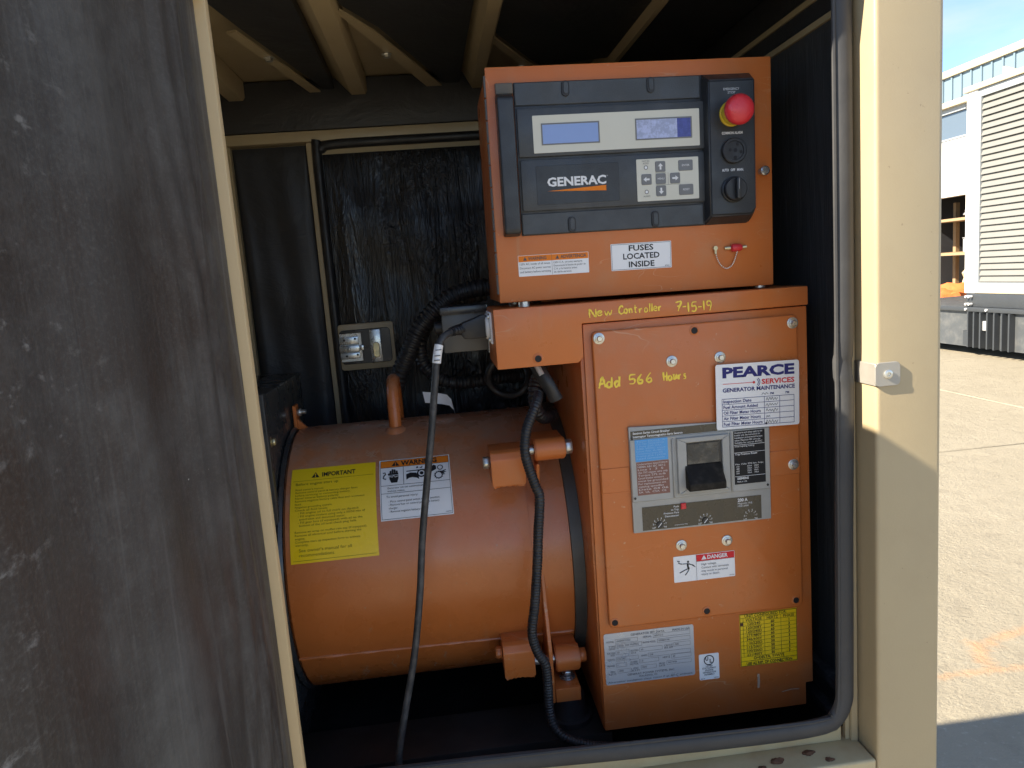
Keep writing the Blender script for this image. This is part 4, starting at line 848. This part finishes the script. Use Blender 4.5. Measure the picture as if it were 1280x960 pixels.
# ---- listing mark
b = MB(); b.prism(rrect(.3300, .9402, .3601, .9806, .0018, 3), F0, .0002, .0005); ul = obj('listing_sticker', b, 'white', cb, 'small white listing sticker')
d = .0009; b = MB(); b.ring(F0, .3450, .9708, .0072, .0014, d, 28); b.text(F0, 'U', .3418, .9703, .0058, width=.0042, d=d, align='C', bold=.03); b.text(F0, 'L', .3478, .9665, .0058, width=.0036, d=d, align='C', bold=.03)
for i, t in enumerate(('LISTED', 'STATIONARY', 'ENGINE', 'GENERATOR', 'ASSEMBLY')): b.text(F0, t, .3450, .9605-i*.0033, .0024, d=d, align='C', bold=.01)
b.text(F0, '48AW', .3588, .9415, .0018, d=d, align='R'); b.text(F0, '0E2374', .3315, .9415, .0015, d=d)
obj('lettering', b, 'black_ink', ul, flat=True)
# ---- voltage table
b = MB(); b.prism([(.3932, .9532), (.4806, .9526), (.4806, 1.0358), (.3932, 1.0350)], F0, .0002, .0005); vt = obj('voltage_table', b, 'yellow', cb, 'yellow voltage table')
d = .0009; b = MB(); b.frame(F0, .3936, .9535, .4802, 1.0350, .0007, d)
rows = [('120/240', '60', '1'), ('120/208Y', '60', '3'), ('120/240D', '60', '3'), ('277/480Y', '60', '3'), ('346/600Y', '60', '3'), ('110/220D', '50', '1'), ('115/200Y', '50', '3'), ('100/200D', '50', '3'), ('231/400Y', '50', '3')]
b.text(F0, 'UNIT CONFIGURED FOR:', .4010, 1.0298, .0042, width=.0640, d=d, bold=.01)
hts = .00605; top = 1.0288
for i in range(11): b.line(F0, [(.3936, top-i*hts), (.4802, top-i*hts)], .0004, d)
for x in (.3985, .4305, .4560): b.line(F0, [(x, top), (x, top-10*hts)], .0004, d)
b.text(F0, 'VOLTAGE', .4145, top-hts+.0010, .0041, width=.0245, d=d, align='C', bold=.01); b.text(F0, 'HERTZ', .4432, top-hts+.0010, .0041, width=.017, d=d, align='C', bold=.01); b.text(F0, 'PHASE', .4680, top-hts+.0010, .0041, width=.017, d=d, align='C', bold=.01)
for i, (p, q, s_) in enumerate(rows):
    z = top-(i+2)*hts+.0010
    b.text(F0, p, .4150, z, .0038, width=.0235 if len(p) > 7 else .019, d=d, align='C', bold=.015); b.text(F0, q, .4432, z, .0038, d=d, align='C', bold=.03); b.text(F0, s_, .4685, z, .0038, d=d, align='C', bold=.03)
b.text(F0, 'D=DELTA, Y=WYE', .4370, .9630, .0042, width=.046, d=d, align='C', bold=.02); b.line(F0, [(.3936, .9612), (.4802, .9612)], .0006, d)
b.text(F0, 'USE AS REF. OF CONNECTION', .4370, .9550, .0042, width=.070, d=d, align='C', bold=.03)
obj('lettering', b, 'black_ink', vt, flat=True)
b = MB(); b.rect(F0, .3944, top-2*hts+.0008, .3982, top-hts-.0008, d+.0002); obj('marker', b, 'rust', vt, flat=True)
b = MB(); b.line(F0, [(.4196, .9385), (.4200, .9260), (.4192, .9165)], .0035, .0003, True); b.line(F0, [(.455, .905), (.470, .9075), (.482, .9065)], .0016, .0003, True); obj('scuff', b, 'scuff', cb, flat=True)
# receptacle and its plate on the left of the top box
b = MB(); b.box(.0655, 1.005, 1.458, .0688, 1.075, 1.502, .001, 1); b.lathe((.0655, 1.04, 1.481), (-1, 0, 0), [(0, .018), (.004, .018), (.005, .016)], 20); rc = obj('receptacle', b, 'white', cb)
b = MB()
for y, z in ((1.012, 1.496), (1.068, 1.496), (1.012, 1.464), (1.068, 1.464)): b.cyl((.0655, y, z), (.0635, y, z), .004, 10, bev=.0008)
obj('receptacle_screw', b, 'zinc', rc)
for x, y in ((.115, 1.01), (.452, 1.01), (.115, 1.15), (.452, 1.15)):
    b = MB(); b.cyl((x, y, 1.5062 if y < 1.1 else 1.504), (x, y, 1.5128), .008, 14); obj('standoff', b, 'zinc', cb)

# ================================================================= CONTROL BOX
bx = thing('control_box', 'orange control box with black controller panel standing on the breaker cabinet', 'control box', (.0812, 1.0, 1.5135), (0, R(.7), 0), local=True)
b = MB(); b.box(.0015, .0045, 0, .3855, .205, .305, .003); obj('body', b, 'orange', bx)
b = MB(); b.box(0, -.0001, .0, .387, .0042, .3055, .0018, 2); obj('door', b, 'orange', bx)
b = MB()
for k in range(10): b.cyl((-.0004, .0035, .012+k*.0285), (-.0004, .0035, .0385+k*.0285), .0022, 10)
obj('hinge', b, 'grey_box', bx)
mdl = MB(); mdl.box(.0355, -.0045, .0875, .2885, 0, .2840, .0012, 2); md = obj('controller_panel', mdl, 'plastic', bx)
b = MB(); b.box(.0363, -.0065, .2540, .2853, -.0046, .2833, .001, 1); obj('panel_band', b, 'plastic_grey', md)
b = MB(); b.box(.0363, -.0065, .0882, .2858, -.0046, .1160, .001, 1); obj('panel_band', b, 'plastic_grey', md)
b = MB(); b.box(.0375, -.0085, .1885, .2900, -.0046, .2500, .0018, 2); obj('screen_module', b, 'plastic_grey', md)
b = MB(); b.box(.0385, -.0080, .1190, .2885, -.0046, .1850, .0018, 2); obj('key_module', b, 'plastic_grey', md)
for x, z0, z1 in ((.1036, .2635, .2831), (.2178, .2635, .2832), (.1033, .0886, .1090), (.2178, .0888, .1098)):
    b = MB(); b.prism(rrect(x-.0050, z0, x+.0050, z1, .0045, 5), FL, .0066, .0086, .0006, 1); sl_ = obj('slot_rim', b, 'black_rubber', md)
    b = MB(); b.prism(rrect(x-.0026, z0+.003, x+.0036, z1-.002, .003, 5), FL, .0087, .0096, .0003, 1); obj('slot_tab', b, 'plastic_grey', md)
# screens
b = MB(); b.prism(rrect(.0575, .1928, .2822, .2405, .001, 2), FL, .0086, .0093); sp = obj('screen_plate', b, 'beige', bx)
d = .0096
b = MB(); b.frame(FL, .0683, .2025, .1462, .2302, .0018, d+.0002); b.frame(FL, .1944, .2030, .2718, .2308, .0018, d+.0002); obj('screen_frame', b, 'key', sp, flat=True)
b = MB(); b.rect(FL, .0692, .2034, .1453, .2293, d); obj('display', b, 'lcd_blue', sp, 'plain blue display', flat=True)
b = MB(); b.rect(FL, .1953, .2039, .2515, .2299, d); obj('display', b, 'lcd_pale', sp, 'pale weathered display', flat=True)
b = MB(); b.rect(FL, .2515, .2039, .2709, .2299, d); obj('display_edge', b, 'lcd_dark', sp, flat=True)
# logo plate
b = MB(); b.prism(rrect(.0585, .1262, .1700, .1765, .0015, 2), FL, .0081, .0086, .0002, 1); lg = obj('logo_plate', b, 'plastic', bx)
b = MB(); b.text(FL, 'GENERAC', .0728, .1498, .0108, width=.0795, d=.0090, bold=.035); b.text(FL, '®', .1532, .1590, .0016, d=.0090); obj('lettering', b, 'white_ink', lg, flat=True)
b = MB(); b.poly(FL, [(.0722, .1436), (.1520, .1408), (.1520, .1478)], .0090); obj('wedge_mark', b, 'orange_ink', lg, flat=True)
# keypad
b = MB(); b.prism(rrect(.1942, .1235, .2795, .1785, .001, 2), FL, .0081, .0087); kp = obj('keypad', b, 'beige', bx)
keys = [(.2268, .1677, 7, 'up'), (.2616, .1678, 10, 'ENTER'), (.2073, .1518, 7, 'left'), (.2270, .1518, 7, 'MENU'), (.2466, .1518, 7, 'right'), (.2269, .1360, 7, 'down'), (.2616, .1360, 10, 'RESET')]
ink = MB()
for x, z, w_, t in keys:
    b = MB(); b.prism(rrect(x-w_/1000, z-.0070, x+w_/1000, z+.0070, .0016, 3), FL, .0088, .0095, .0003, 1); obj('key', b, 'key', kp)
    if t in ('up', 'down', 'left', 'right'):
        ux, uz = {'up': (0, 1), 'down': (0, -1), 'left': (-1, 0), 'right': (1, 0)}[t]; px, pz = -uz, ux
        q = lambda a, c: (x+ux*a+px*c, z+uz*a+pz*c)
        ink.poly(FL, [q(.0044, 0), q(.0004, .0034), q(.0004, .0012), q(-.0040, .0012), q(-.0040, -.0012), q(.0004, -.0012), q(.0004, -.0034)], .0099)
    else: ink.text(FL, t, x, z-.0010, .0024, d=.0099, align='C', bold=.01)
obj('key_lettering', ink, 'white_ink', kp, flat=True)
b = MB(); b.text(FL, 'NOT IN', .2070, .1748, .0020, d=.0090, align='C'); b.text(FL, 'AUTO', .2070, .1718, .0020, d=.0090, align='C'); b.text(FL, 'ALARM', .2070, .1290, .0020, d=.0090, align='C')
for z in (.1674, .1356): b.ring(FL, .2070, z, .0024, .0008, .0090, 14)
b.line(FL, [(.2198, .1598), (.2346, .1598)], .0003, .0090); b.line(FL, [(.2198, .1438), (.2540, .1438)], .0003, .0090); b.line(FL, [(.2372, .1598), (.2372, .1438)], .0003, .0090)
obj('lettering', b, 'grey_ink', kp, flat=True)
b = MB()
for z in (.1674, .1356): b.disc(FL, .2070, z, .0019, .0091, 12)
obj('indicator_lens', b, 'white', kp, flat=True)
# handle bar at the left of the panel
Fb = lambda u, v, d: (d, -u, v)
b = MB(); b.prism([(0.0002, .0875), (.012, .0870), (.0265, .0900), (.0285, .0945), (.0285, .2590), (.0265, .2630), (.0115, .2690), (.0002, .2690)], Fb, .0108, .0322, .003, 3); hb = obj('pull_bar', b, 'plastic', bx)
b = MB(); b.prism([(.0002, .2695), (.0085, .2695), (.0085, .2830), (.0002, .2845)], Fb, .0118, .0345, .0015, 2); obj('bar_cap', b, 'dusty_plastic', hb)
# switch pod
bm = bmesh.new()
base = [(.2868, .0865), (.3500, .0865), (.3570, .0945), (.3575, .2855), (.2868, .2855)]; face = [(.2910, .0980), (.3475, .0980), (.3540, .1050), (.3545, .2725), (.2910, .2725)]
lo = [bm.verts.new(FL(u, v, .0005)) for u, v in base]; hi = [bm.verts.new(FL(u, v, .0215)) for u, v in face]
bm.faces.new(hi); bm.faces.new(lo[::-1])
for i in range(5): bm.faces.new((lo[i], lo[(i+1) % 5], hi[(i+1) % 5], hi[i]))
bmesh.ops.bevel(bm, geom=list(bm.edges), offset=.002, segments=3, affect='EDGES')
b = MB(); b.bm(bm); pd = obj('switch_pod', b, 'plastic', bx)
PD = .0215
b = MB(); b.text(FL, 'EMERGENCY', .3222, .2590, .0030, width=.0215, d=PD+.0005, align='C'); b.text(FL, 'STOP', .3222, .2545, .0030, d=PD+.0005, align='C')
b.text(FL, 'COMMON ALARM', .3222, .2030, .0032, width=.0285, d=PD+.0005, align='C', bold=.03); b.text(FL, 'AUTO', .3118, .1553, .0032, width=.0092, d=PD+.0005, align='C', bold=.03); b.text(FL, 'OFF', .3222, .1553, .0032, width=.0062, d=PD+.0005, align='C', bold=.03); b.text(FL, 'MAN.', .3325, .1553, .0032, width=.0092, d=PD+.0005, align='C', bold=.03)
obj('lettering', b, 'white_ink', pd, flat=True)
b = MB(); b.lathe((.3215, -PD, .2290), (0, -1, 0), [(0, .0165), (.003, .0165), (.004, .0155), (.018, .0150)], 28); es = obj('stop_button', b, 'yellow_plastic', bx)
b = MB(); b.lathe((.3215, -PD, .2290), (0, -1, 0), [(.0183, .010), (.0210, .0170), (.0225, .0188), (.0260, .0195), (.0300, .0188), (.0335, .0165), (.0355, .0120), (.0365, .006), (.0368, 0)], 40); obj('mushroom_head', b, 'red_plastic', es, angle=60)
b = MB(); b.lathe((.3232, -PD, .1812), (0, -1, 0), [(0, .0165), (.005, .0165), (.006, .0155), (.006, .0125), (.0045, .0120), (.0045, 0)], 32); bz = obj('alarm_buzzer', b, 'black_rubber', bx)
b = MB()
for dx, dz, r_ in ((.004, .008, .0022), (-.006, .001, .0020), (.0012, .0004, .0026), (.009, -.002, .0022), (.001, -.009, .0024)): b.disc(FL, .3232+dx, .1812+dz, r_, PD+.0049, 10)
obj('buzzer_hole', b, 'black_ink', bz, flat=True)
b = MB(); b.lathe((.3228, -PD, .1312), (0, -1, 0), [(0, .0170), (.003, .0170), (.004, .0155), (.009, .0150), (.010, .0140), (.010, 0)], 36); kn = obj('selector_knob', b, 'black_rubber', bx)
b = MB(); b.box(.3205, -PD-.0185, .1178, .3265, -PD-.0101, .1448, .0018, 2); obj('grip', b, 'plastic', kn)
b = MB(); b.rect(FL, .3228, .1300, .3234, .1440, PD+.0188); obj('pointer', b, 'silver_ink', kn, flat=True)
# door screw, stickers, tethered pin
b = MB(); b.lathe((.3705, 0, .1548), (0, -1, 0), [(0, .004), (.010, .004), (.0105, .0062), (.0150, .0062), (.016, .0050)], 16); b.box(.3665, -.0166, .1540, .3745, -.0158, .1556); obj('door_screw', b, 'steel', bx)
b = MB(); b.prism(rrect(.0283, .0338, .1250, .0618, .0008, 2), FL, .0003, .0006); s1 = obj('warning_sticker', b, 'white', bx, 'small bilingual warning sticker')
b = MB(); b.rect(FL, .0288, .0532, .1245, .0613, .0008); obj('heading_band', b, 'orange_ink', s1, flat=True)
b = MB(); d = .0010; b.text(FL, 'WARNING', .0420, .0553, .0042, width=.0250, d=d, bold=.02); b.text(FL, 'ADVERTENCIA', .0865, .0553, .0042, width=.0355, d=d, bold=.02)
b.poly(FL, [(.0352, .0549), (.0404, .0549), (.0378, .0597)], d); b.poly(FL, [(.0795, .0549), (.0847, .0549), (.0821, .0597)], d)
b.rect(FL, .0742, .0340, .0745, .0615, d)
b.lines(FL, ['120V AC inside of all times.', 'Disconnect AC power sources', 'and battery before servicing'], .0302, .0488, .0028, .0052, d=d, maxw=.042)
b.lines(FL, ['120V C.A. circuito siempre.', 'Desconecte la fuente de poder de', 'C.A. y la bateria antes', 'de darle servicio.'], .0765, .0490, .0025, .0042, d=d, maxw=.044)
obj('lettering', b, 'grey_ink', s1, flat=True)
b = MB(); b.prism(rrect(.1562, .0334, .2409, .0696, .0008, 2), FL, .0003, .0006); s2 = obj('fuse_sticker', b, 'white', bx, 'white fuse location sticker')
b = MB(); b.frame(FL, .1572, .0344, .2399, .0686, .0004, .0009); b.text(FL, 'FUSES', .1985, .0592, .0074, width=.0345, d=.0010, align='C', bold=.02); b.text(FL, 'LOCATED', .1985, .0482, .0074, width=.0510, d=.0010, align='C', bold=.02); b.text(FL, 'INSIDE', .1985, .0372, .0074, width=.0360, d=.0010, align='C', bold=.02); b.text(FL, '0F5461', .2312, .0358, .0016, d=.0010)
obj('lettering', b, 'black_ink', s2, flat=True)
b = MB(); b.lathe((.331, -.0045, .0545), (1, -.1, .0), [(-.007, .002), (-.005, .0055), (0, .0055), (.006, .0050), (.009, .0030), (.0095, .001)], 14); b.cyl((.331, 0, .0545), (.331, -.004, .0545), .004, 12); pn = obj('test_plug', b, 'red_plastic', bx)
b = MB(); b.cyl((.3165, -.002, .0545), (.3240, -.004, .0545), .0026, 10); b.cyl((.3405, -.005, .0545), (.3460, -.006, .0550), .0022, 10); b.cyl((.3025, -.0004, .0555), (.3025, -.005, .0555), .003, 10); b.box(.3008, -.0048, .0470, .3042, -.0030, .0550, .0006, 1); obj('plug_pin', b, 'brass', pn)
b = MB(); P = spline([(.3028, -.004, .0500), (.3050, -.004, .0400), (.3105, -.004, .0310), (.3180, -.004, .0270), (.3260, -.004, .0315), (.3310, -.004, .0420), (.3330, -.006, .0510)], .0022)
for i, p in enumerate(P[::1]): b.lathe((p.x, p.y, p.z), (0, 0, 1), [(-.0011, .0002), (-.0006, .0009), (.0006, .0009), (.0011, .0002)], 6)
obj('chain', b, 'zinc', pn)

# ================================================================= SMALL GREY BOX, CORDS, CONDUITS
gb = thing('junction_box', 'small grey box behind the power plug left of the cabinet', 'box', (.035, 1.15, 1.44))
b = MB(); b.box(.0005, 1.11, 1.441, .0680, 1.20, 1.504, .003); obj('case', b, 'grey_box', gb)
b = MB(); b.box(-.0015, 1.104, 1.4985, .0690, 1.20, 1.510, .002); obj('lid', b, 'black_steel', gb)
b = MB(); b.lathe((.0003, 1.145, 1.478), (-1, 0, 0), [(0, .010), (.010, .010), (.012, .008)], 16); obj('knob', b, 'black_rubber', gb)
b = MB(); b.box(.0683, 1.112, 1.436, .0700, 1.190, 1.509); obj('mounting_tab', b, 'steel', gb)
pc = thing('power_cord', 'black power cord hanging in front of the drum from its plug', 'cord', (-.02, .98, .95))
b = MB(); b.tube([(.0290, 1.035, 1.4800), (.0120, 1.018, 1.4790), (-.0020, 1.005, 1.4710), (-.0095, .998, 1.4520), (-.0175, .994, 1.405), (-.0255, .99, 1.355), (-.0400, .985, 1.275), (-.0530, .98, 1.200), (-.0640, .97, 1.120), (-.0790, .96, 1.040), (-.1010, .95, .955), (-.1130, .945, .90), (-.118, .945, .82)], .0050, 12, .006, flat=1.0); obj('cable', b, 'cord', pc)
b = MB(); b.prism([(.0640, 1.466), (.0640, 1.499), (.0560, 1.4985), (.0420, 1.4930), (.0280, 1.4890), (.0260, 1.484), (.0260, 1.473), (.0300, 1.4665), (.0420, 1.4660)], FY(1.04), -.012, .012, .003, 2); obj('plug', b, 'black_rubber', pc)
b = MB(); b.tube([(.0270, 1.034, 1.4802), (.0200, 1.026, 1.4802), (.0120, 1.018, 1.4790)], lambda t: .0078-.0018*t, 12, .002, ripple=.08, pitch=.005); obj('strain_relief', b, 'black_rubber', pc)
b = MB(); b.tube([(-.0060, 1.0005, 1.4640), (-.0090, .9982, 1.4530), (-.0115, .9970, 1.4400)], .0062, 12, .004); obj('wrap_label', b, 'white', pc)
b = MB()
for z, x, y in ((1.4575, -.0072, .9935), (1.4500, -.0093, .9915), (1.4440, -.0105, .9905)): b.box(x-.004, y-.0008, z, x+.004, y+.0002, z+.0012)
obj('wrap_print', b, 'grey_ink', pc)
G = 'corrugated conduits behind the drum'
c1 = MB(); c1.tube([(.10, 1.30, 1.533), (.06, 1.30, 1.531), (.015, 1.30, 1.518), (-.033, 1.30, 1.478), (-.062, 1.30, 1.43), (-.085, 1.31, 1.385), (-.098, 1.34, 1.34), (-.10, 1.37, 1.28)], .0150, 14, .0021, ripple=.07, pitch=.0085); tag(obj('corrugated_conduit', c1, 'black_rubber'), 'thick corrugated black conduit arching from control box down to the lifting eye', 'conduit', G)
c2 = MB(); c2.tube([(.085, 1.36, 1.519), (.03, 1.35, 1.510), (-.02, 1.34, 1.478), (-.040, 1.33, 1.445), (-.040, 1.33, 1.41), (-.024, 1.33, 1.384), (.004, 1.33, 1.367), (.045, 1.33, 1.363), (.085, 1.34, 1.365), (.14, 1.38, 1.36)], .0115, 12, .0021, ripple=.08, pitch=.0075); tag(obj('corrugated_conduit', c2, 'black_rubber'), 'corrugated black conduit looping in a C shape below the grey box', 'conduit', G)
c3 = MB(); P = [(.103+.034*math.cos(a), 1.215+.01*math.sin(2*a), 1.384+.033*math.sin(a)) for a in [R(100+20*i) for i in range(18)]]
c3.tube(P, .0058, 10, .004); tag(obj('cable_loop', c3, 'black_rubber'), 'round loop of black cable hanging under the top box', 'cable')
c4 = MB(); P = [(.128, 1.02, 1.382), (.119, 1.00, 1.367), (.104, .99, 1.339), (.0985, .985, 1.311), (.1015, .985, 1.288), (.1095, .985, 1.258), (.1140, .985, 1.240), (.1085, .985, 1.190), (.1045, .985, 1.150), (.0960, .985, 1.085), (.0890, .985, 1.043), (.0945, .985, 1.012), (.1045, .985, .992), (.1060, .985, .96), (.1050, .982, .925), (.1085, .975, .902), (.121, .965, .888), (.150, .955, .879), (.19, .945, .876), (.25, .94, .875)]
c4.tube(P, .0069, 12, .0013, ripple=.055, pitch=.0042); tag(obj('corrugated_hose', c4, 'black_rubber'), 'thin corrugated black hose hanging down across the drum lugs', 'hose')
c5 = MB(); c5.tube([(.122, 1.035, 1.436), (.128, 1.02, 1.420), (.139, 1.01, 1.398), (.151, 1.01, 1.372)], .0105, 12, .003, flat=.75); tl = tag(obj('cable_sleeve', c5, 'black_rubber'), 'short thick black cable sleeve slanting down from the top box', 'cable')
b = MB(); b.tube([(.1245, 1.0145, 1.428), (.1285, 1.0085, 1.4185), (.1320, 1.005, 1.410)], .004, 6, .002); obj('sleeve_print', b, 'silver_ink', tl)
c6 = MB(); c6.tube([(.155, 1.08, 1.44), (.135, 1.07, 1.40), (.126, 1.06, 1.376), (.128, 1.06, 1.352), (.140, 1.08, 1.335), (.16, 1.12, 1.33)], .0095, 12, .0018, ripple=.08, pitch=.006); tag(obj('corrugated_conduit', c6, 'black_rubber'), 'short bent corrugated conduit behind the slanting cable sleeve', 'conduit', G)
c7 = MB(); vs = []; fs = []
P = [(-.046, 1.358), (-.038, 1.340), (-.018, 1.334), (-.006, 1.345), (.004, 1.332), (.007, 1.316)]
for i, (x, z) in enumerate([(-.044, 1.352), (-.030, 1.349), (-.015, 1.346), (-.002, 1.343), (.005, 1.335), (.008, 1.320)]):
    vs += [(x, 1.29+.006*math.sin(i), z+.007), (x+.003, 1.285+.006*math.sin(i), z-.012)]
fs = [(2*i, 2*i+1, 2*i+3, 2*i+2) for i in range(5)]; vs2 = [(x, y+.0008, z) for x, y, z in vs]; n0 = len(vs)
c7.add(vs, fs); c7.add(vs2, [f[::-1] for f in fs]); tag(obj('paper_tag', c7, 'white'), 'curled pale tag lying on top of the drum behind the power cord', 'tag')
# dirt on the sill
for i, (x, y, s_, lab) in enumerate(((.385, .846, .009, 'largest rust-brown clump of dirt on the tan sill'), (.362, .838, .0055, 'small brown dirt crumb on the sill left of the largest clump'), (.432, .853, .008, 'dark dirt crumb against the grey seal near the sill corner'), (.452, .836, .006, 'dark curled leaf scrap on the sill nearest the corner post'))):
    r = random.Random(50+i); q = bmesh.new(); bmesh.ops.create_icosphere(q, subdivisions=3, radius=1)
    for v in q.verts:
        p = v.co; k = 1+.22*math.sin(3*p.x+i)*math.sin(4*p.y+2*i)+.15*math.sin(9*p.x+3*i)*math.sin(8*p.y)+r.uniform(-.10, .10); v.co = Vector((x+p.x*k*s_, y+p.y*k*s_*.6, .894+max(0, p.z*k)*s_*.45))
    b = MB(); b.bm(q); tag(obj('dirt_clump', b, 'rust'), lab, 'dirt', 'dirt clumps on the sill')
